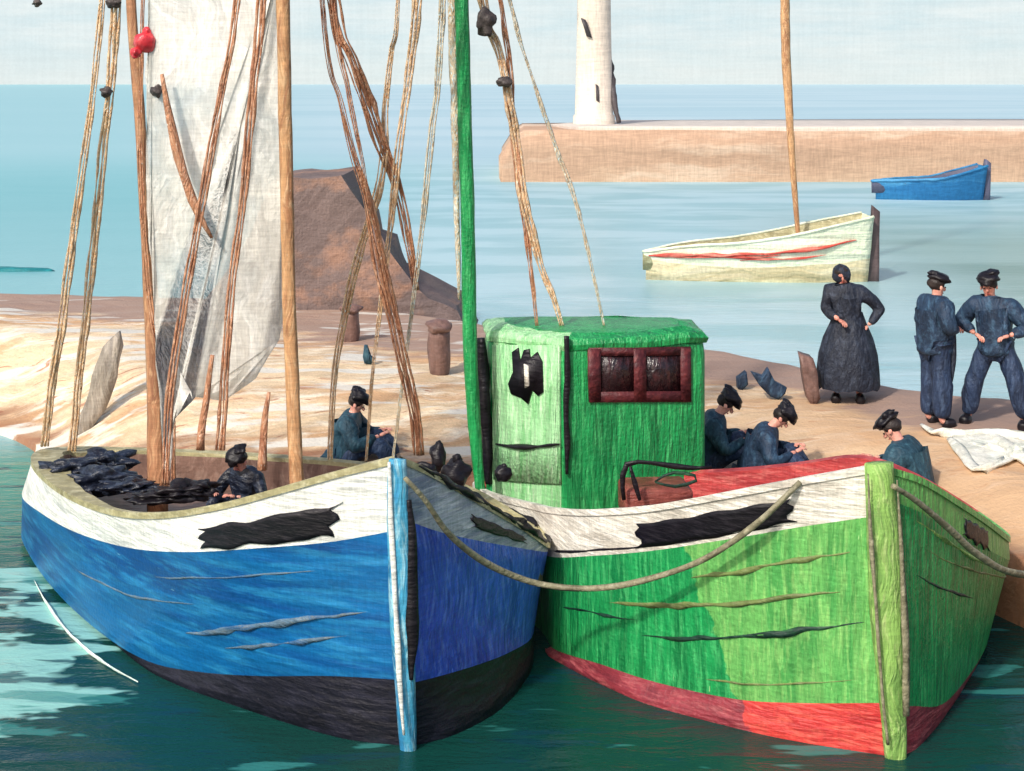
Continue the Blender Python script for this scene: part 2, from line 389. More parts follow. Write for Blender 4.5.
# the sky backdrop: a far curved screen standing behind the sea
def sky():
    m = bpy.data.materials.new('sky_paint'); m.use_nodes = True; nt = m.node_tree; N = nt.nodes; L = nt.links
    N.remove(N['Principled BSDF']); em = N.new('ShaderNodeEmission'); L.new(em.outputs[0], N['Material Output'].inputs[0])
    tc = N.new('ShaderNodeTexCoord')
    mp = N.new('ShaderNodeMapping'); mp.inputs['Scale'].default_value = (.004,.004,.022); L.new(tc.outputs['Object'], mp.inputs[0])
    n1 = N.new('ShaderNodeTexNoise'); n1.inputs['Scale'].default_value = 1.2; n1.inputs['Detail'].default_value = 7; n1.inputs['Roughness'].default_value = .6; L.new(mp.outputs[0], n1.inputs[0])
    cr = N.new('ShaderNodeValToRGB'); e = cr.color_ramp.elements
    e[0].position = .36; e[0].color = lin((204,222,226)); e[1].position = .64; e[1].color = lin((222,231,231))
    L.new(n1.outputs[0], cr.inputs[0])
    # warm lighter band above the horizon
    sp = N.new('ShaderNodeSeparateXYZ'); L.new(tc.outputs['Object'], sp.inputs[0])
    r = N.new('ShaderNodeMapRange'); r.inputs['From Min'].default_value = 0; r.inputs['From Max'].default_value = 110; r.inputs['To Min'].default_value = .75; r.inputs['To Max'].default_value = 0
    L.new(sp.outputs[2], r.inputs[0])
    mx = N.new('ShaderNodeMix'); mx.data_type = 'RGBA'; L.new(r.outputs[0], mx.inputs[0]); L.new(cr.outputs[0], mx.inputs[6]); mx.inputs[7].default_value = lin((222,229,226))
    n2 = N.new('ShaderNodeTexNoise'); n2.inputs['Scale'].default_value = .22; n2.inputs['Detail'].default_value = 3; L.new(tc.outputs['Object'], n2.inputs[0])
    tot = n2.outputs[0]
    for sx in ((1,1,.06),(.04,.04,1)):
        tm = N.new('ShaderNodeMapping'); tm.inputs['Scale'].default_value = sx; L.new(tc.outputs['Object'], tm.inputs[0])
        ng = N.new('ShaderNodeTexNoise'); ng.inputs['Scale'].default_value = .16; ng.inputs['Detail'].default_value = 2; L.new(tm.outputs[0], ng.inputs['Vector'])
        ta = N.new('ShaderNodeMath'); ta.operation = 'ADD'; L.new(tot, ta.inputs[0]); L.new(ng.outputs[0], ta.inputs[1]); tot = ta.outputs[0]
    r2 = N.new('ShaderNodeMapRange'); r2.inputs['From Min'].default_value = 1.2; r2.inputs['From Max'].default_value = 1.8; r2.inputs['To Min'].default_value = 1.0; r2.inputs['To Max'].default_value = 1.07
    L.new(tot, r2.inputs[0]); L.new(r2.outputs[0], em.inputs[1]); L.new(mx.outputs[2], em.inputs[0])
    bm = bmesh.new(); R = 3000; a = []; b = []
    for i in range(61):
        t = math.radians(-75+150*i/60)
        a.append(bm.verts.new((R*math.sin(t), R*math.cos(t), -5))); b.append(bm.verts.new((R*math.sin(t), R*math.cos(t), 900)))
    for i in range(60): bm.faces.new((a[i], b[i], b[i+1], a[i+1]))
    o = mesh_obj('sky', bm, m); tag(o, kind='structure')
sky()

# ------------------------------------------------------------------ water
def water():
    m = bpy.data.materials.new('sea_water'); m.use_nodes = True; nt = m.node_tree; N = nt.nodes; L = nt.links
    bs = N['Principled BSDF']; bs.inputs['Roughness'].default_value = .22; bs.inputs['Specular IOR Level'].default_value = .32; bs.inputs['IOR'].default_value = 1.33
    geo = N.new('ShaderNodeTexCoord'); sp = N.new('ShaderNodeSeparateXYZ'); L.new(geo.outputs['Object'], sp.inputs[0])
    def noi(scale, sx, sy, det=5):
        mp = N.new('ShaderNodeMapping'); mp.inputs['Scale'].default_value = (sx, sy, 1); L.new(geo.outputs['Object'], mp.inputs[0])
        n = N.new('ShaderNodeTexNoise'); n.inputs['Scale'].default_value = scale; n.inputs['Detail'].default_value = det; n.inputs['Roughness'].default_value = .55
        n.inputs['Distortion'].default_value = .3
        L.new(mp.outputs[0], n.inputs[0]); return n.outputs[0]
    def rng(src, a, b, c=0, d=1, sm=False):
        r = N.new('ShaderNodeMapRange'); r.inputs['From Min'].default_value = a; r.inputs['From Max'].default_value = b
        r.inputs['To Min'].default_value = c; r.inputs['To Max'].default_value = d
        if sm: r.interpolation_type = 'SMOOTHSTEP'
        L.new(src, r.inputs[0]); return r.outputs[0]
    def mix(f, a, b):
        x = N.new('ShaderNodeMix'); x.data_type = 'RGBA'; L.new(f, x.inputs[0])
        for s, v in ((6, a), (7, b)):
            if isinstance(v, tuple): x.inputs[s].default_value = v
            else: L.new(v, x.inputs[s])
        return x.outputs[2]
    def math2(op, a, b):
        x = N.new('ShaderNodeMath'); x.operation = op
        for i, v in enumerate((a, b)):
            if isinstance(v, (int, float)): x.inputs[i].default_value = v
            else: L.new(v, x.inputs[i])
        return x.outputs[0]
    X, Y = sp.outputs[0], sp.outputs[1]
    # harbour water: deep green, with pale turquoise shallows in drawn-out patches on the west side
    patch = noi(.8, .55, 1.3, 4)
    west = math2('SUBTRACT', rng(X, -2.9, -4.1, -.13, .10), rng(Y, 14.2, 15.8, 0, .3))
    near = mix(rng(math2('ADD', patch, west), .57, .59), mix(rng(Y, 14, 18), lin((16,64,58)), lin((60,140,120))), lin((140,196,188)))
    near = mix(rng(noi(1.6, .6, 2.2, 4), .58, .62, 0, .8), near, lin((16,60,70)))
    near = mix(rng(noi(1.3, .5, 2.0, 4), .60, .63, 0, .7), near, lin((58,134,128)))
    # outer basin, and open sea paled by haze put into its colour
    basin = mix(rng(noi(.45, .35, .9, 8), .44, .58), lin((172,204,212)), lin((146,188,196)))
    basin = mix(rng(X, -3, -9, 0, .9), basin, lin((122,184,190)))
    east = mix(rng(noi(.3, .3, 1, 5), .4, .62), lin((136,166,160)), lin((104,138,128)))
    basin = mix(rng(math2('MULTIPLY', rng(X, 6, 12), rng(Y, 60, 44)), 0, 1, 0, .9), basin, east)
    sea = mix(rng(noi(.03, .35, 1, 9), .44, .58), lin((182,206,214)), lin((168,198,208)))
    sea = mix(rng(math2('DIVIDE', X, Y), -.10, -.26, 0, .85), sea, lin((150,196,202)))
    col = mix(rng(Y, 18.5, 21, sm=True), near, basin)
    col = mix(rng(Y, 60, 110, sm=True), col, sea)
    L.new(col, bs.inputs['Base Color'])
    rough = rng(Y, 17, 80, .16, .6); L.new(rough, bs.inputs['Roughness'])
    bp = N.new('ShaderNodeBump'); bp.inputs['Strength'].default_value = .32; bp.inputs['Distance'].default_value = .10
    h = math2('ADD', noi(2.6, .6, 1.6, 5), math2('MULTIPLY', noi(26, 1, 1, 3), .12))
    L.new(h, bp.inputs['Height']); L.new(bp.outputs[0], bs.inputs['Normal'])
    bm = bmesh.new()
    ys = [-40,0,6,10,14,20,30,50,100,400,1500,3400]; xs = [-3400,-900,-200,-60,-20,-8,0,8,20,60,200,900,3400]
    V = [[bm.verts.new((x, y, 0)) for x in xs] for y in ys]
    for j in range(len(ys)-1):
        for i in range(len(xs)-1): bm.faces.new((V[j][i], V[j][i+1], V[j+1][i+1], V[j+1][i]))
    tag(mesh_obj('water', bm, m, smooth=False), kind='structure')
water()

# ------------------------------------------------------------------ quay of sand and beaten earth
NEAR = [(-26,30,.05),(-14,25.2,.06),(-8,21.2,.06),(-6.4,19.8,.08),(-5.6,18.3,.12),(-4.6,17.2,.35),(-2,16.7,.56),(-.6,16.3,.6),(.6,16.0,.6),(2.2,15.5,.62),(3.4,15.0,.62),(4.15,14.1,.6),(4.5,13.3,.55),(5.0,12.5,.5),(6.2,11.6,.5),(10,10.4,.5),(26,8,.5)]
FAR = [(-26,34),(-14,29.5),(-9,28.4),(-6,27.9),(-4,27.4),(-1.8,26.2),(0,24.6),(1.5,23.6),(2.6,23),(3.4,22.2),(4.2,20.8),(5.0,19.9),(6.2,19.2),(8,18.4),(12,17.2),(20,15.5),(26,14)]
def on_ground_z(x, y): return GZ(x, y)
NC = smooth_curve([Vector(p) for p in NEAR], 180); FC = smooth_curve([Vector((a, b, .9)) for a, b in FAR], 180)
def quay():
    bm = bmesh.new(); uvl = bm.loops.layers.uv.new('UVMap'); nv = 34; rows = []
    for i in range(180):
        a, b = NC[i], FC[i]; r = []
        inward = (b-a); inward.z = 0; inward.normalize()
        r.append((Vector((a.x, a.y, -.7))-inward*.15, -.08))
        r.append((Vector((a.x, a.y, max(-.3, a.z-.25)))-inward*.09, -.04))
        for k in range(nv+1):
            t = k/nv; p = a.lerp(b, t)
            d = (p-a).length
            q = min(1, d/2.6); q = q*q*(3-2*q)
            z = a.z+(.9-a.z)*q
            e = min(1, (b-p).length/.8); z -= (1-e)*.22
            z += .045*noise.noise(Vector((p.x*1.1, p.y*1.1, 0)))+.02*noise.noise(Vector((p.x*4, p.y*4, 3)))
            r.append((Vector((p.x, p.y, z)), t))
        r.append((b+inward*.9+Vector((0,0,-1.6)), 1.04))
        rows.append([(bm.verts.new(p), t) for p, t in r])
    for i in range(179):
        for k in range(len(rows[0])-1):
            q = (rows[i][k], rows[i+1][k], rows[i+1][k+1], rows[i][k+1])
            f = bm.faces.new([x[0] for x in q])
            for lp, x, uu in zip(f.loops, q, (i, i+1, i+1, i)): lp[uvl].uv = (uu/179, x[1])
            f.normal_update()
            if f.normal.z < -.01: f.normal_flip()
    m = paint('sand', (222,196,160), (200,160,120), (240,226,202), stroke=(.45,2.2,1), scale=2.4, bump=.8, rough=.8, k=1.3, wrap=.8, amt=1, dab=.12, fleck=(186,140,112), fleck_at=.62)
    nt = m.node_tree; N = nt.nodes; L = nt.links; bs = N['Principled BSDF']
    src = bs.inputs['Base Color'].links[0].from_socket
    tc = N.new('ShaderNodeTexCoord'); su = N.new('ShaderNodeSeparateXYZ'); L.new(tc.outputs['UV'], su.inputs[0])
    so_ = N.new('ShaderNodeSeparateXYZ'); L.new(tc.outputs['Object'], so_.inputs[0])
    mp = N.new('ShaderNodeMapping'); mp.inputs['Scale'].default_value = (.35,1.4,1); L.new(tc.outputs['Object'], mp.inputs[0])
    nz = N.new('ShaderNodeTexNoise'); nz.inputs['Scale'].default_value = 1.5; nz.inputs['Detail'].default_value = 6; L.new(mp.outputs[0], nz.inputs[0])
    def rng(s, a, b, c=0, d=1):
        r = N.new('ShaderNodeMapRange'); r.inputs['From Min'].default_value = a; r.inputs['From Max'].default_value = b; r.inputs['To Min'].default_value = c; r.inputs['To Max'].default_value = d
        L.new(s, r.inputs[0]); return r.outputs[0]
    def mt(op, a, b):
        x = N.new('ShaderNodeMath'); x.operation = op; x.use_clamp = False
        for i, v in enumerate((a, b)):
            if isinstance(v, (int, float)): x.inputs[i].default_value = v
            else: L.new(v, x.inputs[i])
        return x.outputs[0]
    def mix(f, a, b):
        x = N.new('ShaderNodeMix'); x.data_type = 'RGBA'; L.new(f, x.inputs[0])
        for s, v in ((6, a), (7, b)):
            if isinstance(v, tuple): x.inputs[s].default_value = v
            else: L.new(v, x.inputs[s])
        return x.outputs[2]
    U, V = su.outputs[0], su.outputs[1]; nn = rng(nz.outputs[0], .3, .7, -.12, .12)
    X = so_.outputs[0]
    # east part: browner earth
    col = mix(rng(mt('ADD', X, mt('MULTIPLY', nn, 9)), 1.0, 4.2, 0, .8), src, lin((202,162,124)))
    # earth ridge along the outer edge
    col = mix(rng(mt('ADD', V, nn), .50, .60, 0, .9), col, lin((158,132,120)))
    # wet brown foot of the quay
    col = mix(rng(mt('ADD', V, mt('MULTIPLY', nn, .5)), .10, .0, 0, .85), col, lin((140,92,66)))
    # pale salt patches in the west and centre
    col = mix(mt('MULTIPLY', rng(nz.outputs[0], .56, .60, 0, .8), rng(X, 1.5, -.5)), col, lin((222,220,210)))
    L.new(col, bs.inputs['Base Color'])
    tag(mesh_obj('quay_ground', bm, m), kind='structure')
quay()
from mathutils.bvhtree import BVHTree
_me = bpy.data.objects['quay_ground'].data
BT = BVHTree.FromPolygons([v.co.copy() for v in _me.vertices], [tuple(p.vertices) for p in _me.polygons])
def GZ(x, y):
    h = BT.ray_cast(Vector((x, y, 5)), Vector((0,0,-1)))
    return h[0].z if h[0] else .6
def on_quay(px, D, up=0):
    x = (px-HX)*D/F; return Vector((x, D, GZ(x, D)+up))

# ------------------------------------------------------------------ rock mound, pier, lighthouse
def ragged_prism(pix, D, depth, seed, jag=.12, cuts=2, taper=.0):
    P = [W(x, y, D) for x, y in pix]
    bm = slab(P, depth, cuts=cuts)
    for v in bm.verts: v.co += jag*noise.noise_vector(v.co*1.1+Vector((seed, 0, 0)))
    return bm
o = mesh_obj('rock', ragged_prism([(270,182),(290,178),(344,175),(350,190),(354,214),(366,222),(370,244),(386,250),(398,280),(428,296),(456,312),(472,345),(190,345),(206,300),(244,262),(262,205)], 25.6, 2.6, 3, jag=.09, cuts=4), M['rock'], base=(-3,26,.8), smooth=False)
tag(o, 'brown flat-topped rock sloping down to the right behind the masts', 'rock')
def pier():
    t = thing('harbour_pier', (12, 74, 0), 'long tan stone pier crossing the far water with a pale top', 'pier')
    zt = CH-(131-HY)*72/F
    x0 = (515-HX)*72/F; tip = (500-HX)*72/F
    fb = slab([Vector((tip,72,1.1)), Vector((tip-.1,72,-1)), Vector((75,72,-1)), Vector((75,72,zt-.1)), Vector((30,72,zt-.05)), Vector((x0+.5,72,zt)), Vector((x0,72,zt-.3))], 14, cuts=3)
    for v in fb.verts:
        if v.co.z > -.5: v.co += .14*noise.noise_vector(v.co*.35)
    mesh_obj('wall', fb, M['pier'], t)
    tp = slab([Vector((x0+3.4,72.4,zt+.16)), Vector((75,72.4,zt+.16)), Vector((75,90,zt+.16)), Vector((x0+7,88,zt+.16)), Vector((x0+1.8,80,zt+.16))], .34, axis=(0,0,-1), cuts=3)
    for v in tp.verts: v.co += .1*noise.noise_vector(v.co*.4+Vector((9,0,0)))
    mesh_obj('top', tp, M['pier_top'], t)
    return zt
zt = pier()
def lighthouse(zt):
    D = 79; cx = (594-HX)*D/F; z0 = zt+.1
    t = thing('lighthouse', (cx, D, z0), 'white tower with dark slit windows standing on the far pier', 'lighthouse')
    bm = bmesh.new(); prof = [(0,1.12),(.5,1.08),(.55,1.0),(4,.92),(8,.86),(12,.8),(12.1,1.15),(12.35,1.15),(12.4,.0)]
    rings = []
    for h, r in prof:
        rings.append([bm.verts.new((cx+r*math.cos(a*math.pi/12)*(1+.02*noise.noise(Vector((h, a, 0)))), D+r*math.sin(a*math.pi/12), z0+h)) for a in range(24)] if r else [bm.verts.new((cx, D, z0+h))])
    for a, b in zip(rings, rings[1:]):
        for s in range(24):
            if len(b) == 1: bm.faces.new((a[s], a[(s+1)%24], b[0]))
            else: bm.faces.new((a[s], a[(s+1)%24], b[(s+1)%24], b[s]))
    mesh_obj('tower', bm, M['tower'], t)
    gl = bmesh.new()
    bmesh.ops.create_cone(gl, cap_ends=True, segments=16, radius1=.6, radius2=.55, depth=1.3)
    bmesh.ops.translate(gl, verts=gl.verts, vec=(cx, D, z0+13.1)); mesh_obj('lantern', gl, M['tower_dark'], t)
    rf = bmesh.new(); bmesh.ops.create_cone(rf, cap_ends=True, segments=16, radius1=.8, radius2=.05, depth=.7)
    bmesh.ops.translate(rf, verts=rf.verts, vec=(cx, D, z0+14.1)); mesh_obj('roof', rf, M['tower_dark'], t)
    for px, py, hw, hh, tilt in ((588,28,4,10,-3),(597,93,2.4,9,1)):
        p = W(px, py, D-1.0)
        mesh_obj('window', slab([W(px-hw+tilt, py-hh, D-1.02), W(px+hw*.2+tilt, py-hh*.8, D-1.02), W(px+hw, py+hh, D-1.02), W(px-hw*.3, py+hh*.8, D-1.02)], .4, rag=.02, cuts=1), M['tower_dark'], t)
    # the dark drain pipe running down the right flank
    mesh_obj('drain_pipe', rig([(608,-40),(606,20),(610,64),(614,98),(619,123)], [79,79,79,78.6,78.4], [.09,.05,.1,.2,.1], rag=.3), M['tower_dark'], t)
lighthouse(zt)

# ------------------------------------------------------------------ the two boats
def P(*a): return [W(x, y, d) for x, y, d in a]
def zrow(pts): return [G(x, y, 0) for x, y in pts]
NS = 64
# --- blue boat, west (left) side: rail, lower edge of the white band, top of the black band, waterline, keel
bl_rail = P((394,461,10.75),(340,474,10.85),(280,491,11.0),(220,507,11.3),(160,516,11.8),(110,512,12.4),(65,494,13.3),(38,472,14.4),(33,458,15.4),(48,451,16.0),(80,449,16.25))
bl_band = P((398,530,10.78),(330,542,10.9),(260,548,11.1),(190,552,11.5),(130,548,12.2),(75,532,13.1),(38,511,14.1),(22,496,15.2),(32,482,16.0),(72,470,16.3))
bl_boot = P((403,680,10.82),(330,676,11.05),(260,676,11.4),(200,672,11.85),(150,662,12.25),(105,636,12.9),(60,596,13.9),(30,556,15.0),(24,528,15.9),(70,510,16.5))
bl_wl = zrow([(408,746),(350,740),(290,724),(230,704),(175,684),(136,662),(85,616),(50,577),(30,548)])+[Vector((-4.9,16.3,0)), Vector((-4.4,16.7,0))]
def keel(row, cx, cy, f=.55, z=-.55):
    return [Vector((p.x+(cx-p.x)*f*min(1, i/3), p.y+(cy-p.y)*f*min(1, i/3), z)) for i, p in enumerate(row)]
bC = Vector((-2.4, 13.9, .6))
bl = Side([bl_rail, bl_band, bl_boot, bl_wl, keel(bl_wl, bC.x, bC.y)], NS, bC)
br_rail = P((402,461,10.75),(430,474,11.0),(480,503,11.5),(522,528,12.0),(548,546,12.5),(540,532,13.0),(505,509,13.5),(460,486,14.1),(400,470,14.7),(300,459,15.4),(180,452,15.9),(80,449,16.25))
br_band = P((406,520,10.78),(440,532,11.05),(480,541,11.5),(520,548,12.0),(546,552,12.5),(542,548,13.0),(505,530,13.6),(460,508,14.2),(400,490,14.8),(300,480,15.5),(180,472,16.0),(72,470,16.3))
br_boot = P((408,684,10.82),(440,676,11.1),(480,664,11.5),(510,652,11.9),(532,637,12.4),(530,615,13.0),(500,590,13.6),(460,570,14.2),(400,545,14.8),(300,530,15.5),(180,520,16.1),(70,510,16.5))
br_wl = zrow([(410,746),(440,740),(470,728),(500,710),(522,686),(533,664)])+[Vector((.14,13.0,0)),Vector((-.15,13.6,0)),Vector((-.6,14.3,0)),Vector((-1.3,15,0)),Vector((-2.4,15.8,0)),Vector((-3.6,16.4,0)),Vector((-4.4,16.7,0))]
br = Side([br_rail, br_band, br_boot, br_wl, keel(br_wl, bC.x, bC.y)], NS, bC)

# --- green boat
gC = Vector((1.9, 13.2, .6))
gl_rail = P((872,470,10.7),(800,482,10.85),(730,495,11.1),(650,509,11.6),(590,513,12.1),(552,511,12.75),(530,506,13.3),(505,500,13.9),(486,494,14.4),(474,487,15.0),(480,481,15.4))
gl_band = P((876,516,10.7),(800,527,10.88),(730,539,11.15),(650,551,11.65),(590,556,12.1),(552,557,12.7),(535,550,13.2),(510,535,13.8),(490,525,14.4),(480,515,15.0),(484,508,15.4))
gl_boot = P((884,703,10.7),(800,703,10.95),(735,699,11.2),(655,682,11.65),(600,664,12.0),(558,651,12.55),(545,640,13.0),(525,620,13.5),(508,600,14.0),(496,580,14.6),(494,570,15.2))
gl_wl = zrow([(888,756),(800,742),(735,728),(650,705),(600,684),(562,664),(545,650)])+[Vector((.36,13.4,0)),Vector((.12,14.0,0)),Vector((.0,14.7,0)),Vector((.1,15.1,0))]
gl = Side([gl_rail, gl_band, gl_boot, gl_wl, keel(gl_wl, gC.x, gC.y)], NS, gC)
gr_rail = P((886,470,10.7),(920,481,10.9),(955,502,11.3),(985,522,11.8),(1008,540,12.5),(1000,531,13.1),(960,503,13.7),(910,474,14.0),(860,458,14.2),(800,465,14.5),(740,471,14.7),(640,476,15.0),(560,479,15.2),(480,481,15.4))
gr_band = P((890,500,10.7),(920,512,10.9),(955,532,11.3),(985,548,11.8),(1009,560,12.5),(1001,550,13.1),(962,525,13.7),(912,500,14.0),(862,490,14.2),(800,495,14.5),(740,500,14.7),(640,502,15.0),(560,504,15.2),(484,508,15.4))
gr_boot = P((898,706,10.7),(915,706,10.85),(938,706,11.15),(956,692,11.5),(982,655,12.3),(985,635,12.9),(955,610,13.5),(905,590,13.9),(860,580,14.2),(800,575,14.5),(740,573,14.8),(640,570,15.1),(560,570,15.2),(494,570,15.2))
gr_wl = zrow([(892,756),(912,752),(930,735),(948,712),(966,684),(974,664)])+[Vector((3.75,12.9,0)),Vector((3.3,13.6,0)),Vector((2.8,14.1,0)),Vector((2.2,14.5,0)),Vector((1.6,14.7,0)),Vector((1,14.9,0)),Vector((.5,15,0)),Vector((.1,15.1,0))]
gr = Side([gr_rail, gr_band, gr_boot, gr_wl, keel(gr_wl, gC.x, gC.y)], NS, gC)

def boat(t, L_, R_, C, mats, drop, cap_w, capm, inner, deckm):
    """plating, bands, cap rail, inner bulwark and deck of one boat"""
    def two(name, v0, v1, nv, ml, mr, fl=None):
        bm = bmesh.new()
        L_.grid(bm, v0, v1, nv, fl or (lambda u, v, p: 0)); R_.grid(bm, v0, v1, nv, lambda u, v, p: len(ml))
        bmesh.ops.remove_doubles(bm, verts=bm.verts, dist=.0005)
        return mesh_obj(name, bm, ml+[mr], t)
    bulw = two('bulwark', 0, 1, 4, mats['wl'], mats['wr'])
    hull = two('hull', 1, 2, 10, mats['hl'], mats['hr'], mats.get('hf'))
    boot = two('bottom_band', 2, 4, 6, mats['bl'], mats['br'], mats.get('bf'))
    # cap rail + inner bulwark
    cb = bmesh.new(); ib = bmesh.new(); inn = []
    for S in (L_, R_):
        oc = []; ic = []; dn = []
        for i in range(NS):
            p = S.R[0][i]; d = Vector((C.x-p.x, C.y-p.y, 0)); d.normalize()
            a = S.R[0][max(0, i-1)]; b = S.R[0][min(NS-1, i+1)]
            tn = (b-a); tn.z = 0; tn.normalize(); nn = Vector((-tn.y, tn.x, 0))
            if nn.dot(d) < 0: nn = -nn
            if i < 3: nn = (nn*i/3+d*(1-i/3)).normalized()
            ww = cap_w(S, i/(NS-1))
            wob = 1+.3*noise.noise(Vector((i*.35, 0, C.x)))
            oc.append(p-nn*.015+Vector((0,0,.0))); ic.append(p+nn*ww*wob+Vector((0,0,-.005)))
            dn.append(p+nn*(ww*wob+.01)+Vector((0,0,-drop)))
        nf0 = len(cb.faces)
        for k, (A, B, dz) in enumerate(((oc, ic, .03),)):
            va = [cb.verts.new(q+Vector((0,0,dz))) for q in A]; vb = [cb.verts.new(q+Vector((0,0,dz))) for q in B]
            vc = [cb.verts.new(q-Vector((0,0,.02))) for q in A]; vd = [cb.verts.new(q-Vector((0,0,.02))) for q in B]
            for i in range(NS-1):
                cb.faces.new((va[i], va[i+1], vb[i+1], vb[i])); cb.faces.new((vc[i], vc[i+1], va[i+1], va[i])); cb.faces.new((vb[i], vb[i+1], vd[i+1], vd[i]))
        cb.faces.ensure_lookup_table()
        for q, f in enumerate(cb.faces[nf0:]): f.material_index = 0 if S is L_ or len(capm) == 1 else (1 if q//3 < NS*.40 else 2)
        va = [ib.verts.new(q-Vector((0,0,.01))) for q in ic]; vb = [ib.verts.new(q) for q in dn]
        for i in range(NS-1): ib.faces.new((va[i], va[i+1], vb[i+1], vb[i]))
        inn.append(dn)
    bmesh.ops.recalc_face_normals(cb, faces=cb.faces)
    cap = mesh_obj('rail_cap', cb, capm, t, smooth=False)
    inb = mesh_obj('inner_bulwark', ib, inner, t)
    db = bmesh.new(); A = [db.verts.new(q) for q in inn[0]]; B = [db.verts.new(q) for q in inn[1]]
    mid = []
    for k in range(1, 8):
        mid.append([db.verts.new(p.lerp(q, k/8)+Vector((0,0,.03*math.sin(math.pi*k/8)))) for p, q in zip(*inn)])
    cols = [A]+mid+[B]
    for a, b in zip(cols, cols[1:]):
        for i in range(NS-1): db.faces.new((a[i], a[i+1], b[i+1], b[i]))
    deck = mesh_obj('deck', db, deckm, t)
    return bulw, hull, boot

bt = thing('fishing_boat', (bC.x, bC.y, 0), 'blue wooden sailing boat with white bulwark, black waterline band and two brown masts', 'boat', 'large fishing boats')
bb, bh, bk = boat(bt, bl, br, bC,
    dict(wl=[M['hull_white']], wr=M['hull_grey'], hl=[M['hull_blue']], hr=M['hull_ultra'], bl=[M['boot_black']], br=M['boot_black']),  # right side turned from the sun: its shade is put into the colours
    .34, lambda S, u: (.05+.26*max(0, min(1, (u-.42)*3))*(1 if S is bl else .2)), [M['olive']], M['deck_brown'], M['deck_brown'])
gt = thing('fishing_boat', (gC.x, gC.y, 0), 'green wooden boat with a wheelhouse, white bulwark and red waterline band', 'boat', 'large fishing boats')
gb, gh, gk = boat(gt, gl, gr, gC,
    dict(wl=[M['cream_white']], wr=M['lime'], hl=[M['lime_cut']], hr=M['green'], bl=[M['red_cut']], br=M['maroon']),  # right side's shade is painted in as the deeper green and maroon
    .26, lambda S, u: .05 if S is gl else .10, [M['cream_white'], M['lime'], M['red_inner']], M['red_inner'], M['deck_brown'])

# stems, boards, strakes
def stem(t, pix, D, rl, m, edge=None, em=None, side=-1):
    o = mesh_obj('stem_post', rig(pix, D, rl, rag=.08, sides=10, n=34), m, t)
    if edge: 
        mesh_obj('stem_edge', rig(edge[0], edge[1], [q*.75 for q in edge[2]], rag=.4, n=40), em, o)
    return o
s1 = stem(bt, [(397,459),(397,480),(400,560),(404,660),(407,720),(409,768)], [10.72,10.72,10.72,10.74,10.76,10.8], [.06,.085,.085,.08,.07,.05], M['stem_blue'],
     ([(389,462),(391,520),(396,620),(401,700),(404,735)], 10.66, [.02,.025,.02,.03,.012]), M['hull_white'])
mesh_obj('stem_edge', rig([(409,500),(411,560),(412,620),(412,680)], 10.70, [.02,.045,.05,.012], rag=.5, n=50), M['black'], s1)
s2 = stem(gt, [(879,463),(881,500),(886,600),(892,700),(897,770)], 10.66, [.10,.125,.12,.10,.07], M['stem_lime'],
     ([(868,474),(871,540),(877,620),(883,700),(888,745)], 10.56, [.008,.022,.02,.018,.014]), M['hawser'])
mesh_obj('stem_edge', rig([(897,480),(902,560),(905,640),(906,716)], 10.58, [.006,.014,.026,.02], rag=.3), M['hawser'], s2)
def ufor(side, v, px):                                    # parameter along the side that shows at a pixel column
    best = min(range(0, 301), key=lambda k: abs(HX+side.at(k/300*.85, v).x*F/side.at(k/300*.85, v).y-px))
    return best/300*.85
mesh_obj('name_board', bl.patch(ufor(bl,.5,333), ufor(bl,.5,204), .42, .93, off=.012, rag=.16), M['black'], bb)
mesh_obj('name_board', br.patch(.10, .19, .40, .72, off=.012, rag=.2), M['black'], bb)
mesh_obj('name_board', gl.patch(ufor(gl,.5,790), ufor(gl,.5,638), .34, .86, off=.012, rag=.12), M['black'], gb)
mesh_obj('name_board', gr.patch(.135, .20, .35, .95, off=.012, rag=.2), M['black'], gb)
def strakes(side, par, L):
    for pa, va, pb, vb, r, m in L:
        mesh_obj('rub_strake', side.strake(ufor(side, va, pa), ufor(side, vb, pb), va, vb, r), M[m], par)
strakes(bl, bh, [(370,1.52,185,1.68,.035,'strake_grey'),(350,1.70,225,1.78,.022,'strake_grey'),(330,1.2,150,1.22,.014,'strake_grey'),(200,1.42,70,1.45,.014,'strake_grey')])
strakes(br, bh, [(430,1.36,520,1.50,.015,'strake_grey'),(425,1.6,505,1.66,.014,'strake_grey')])
strakes(gl, gh, [(862,1.17,690,1.22,.026,'strake_brown'),(862,1.38,600,1.42,.026,'strake_brown'),(864,1.56,640,1.66,.028,'strake_dark'),(640,1.54,560,1.52,.014,'strake_dark'),(860,1.88,690,1.9,.012,'strake_brown')])
strakes(gr, gh, [(912,1.32,975,1.40,.014,'strake_dark'),(912,1.18,960,1.22,.012,'strake_brown'),(912,1.05,990,1.12,.02,'stem_lime')])
# dark line under the white band of the green boat and along the blue boat's far rail
mesh_obj('rubbing_rail', gl.strake(.06, .62, .90, .86, .014), M['black'], gb)
P_ = [br.at(u/30*.36+.02, 0.06)+br.nrm(.2, .1)*.01+Vector((0,0,.035)) for u in range(31)]
mesh_obj('rubbing_rail', tube(P_, [.008,.03,.012,.035,.015,.03,.01], rag=.9, n=60, freq=30), M['black'], bb)

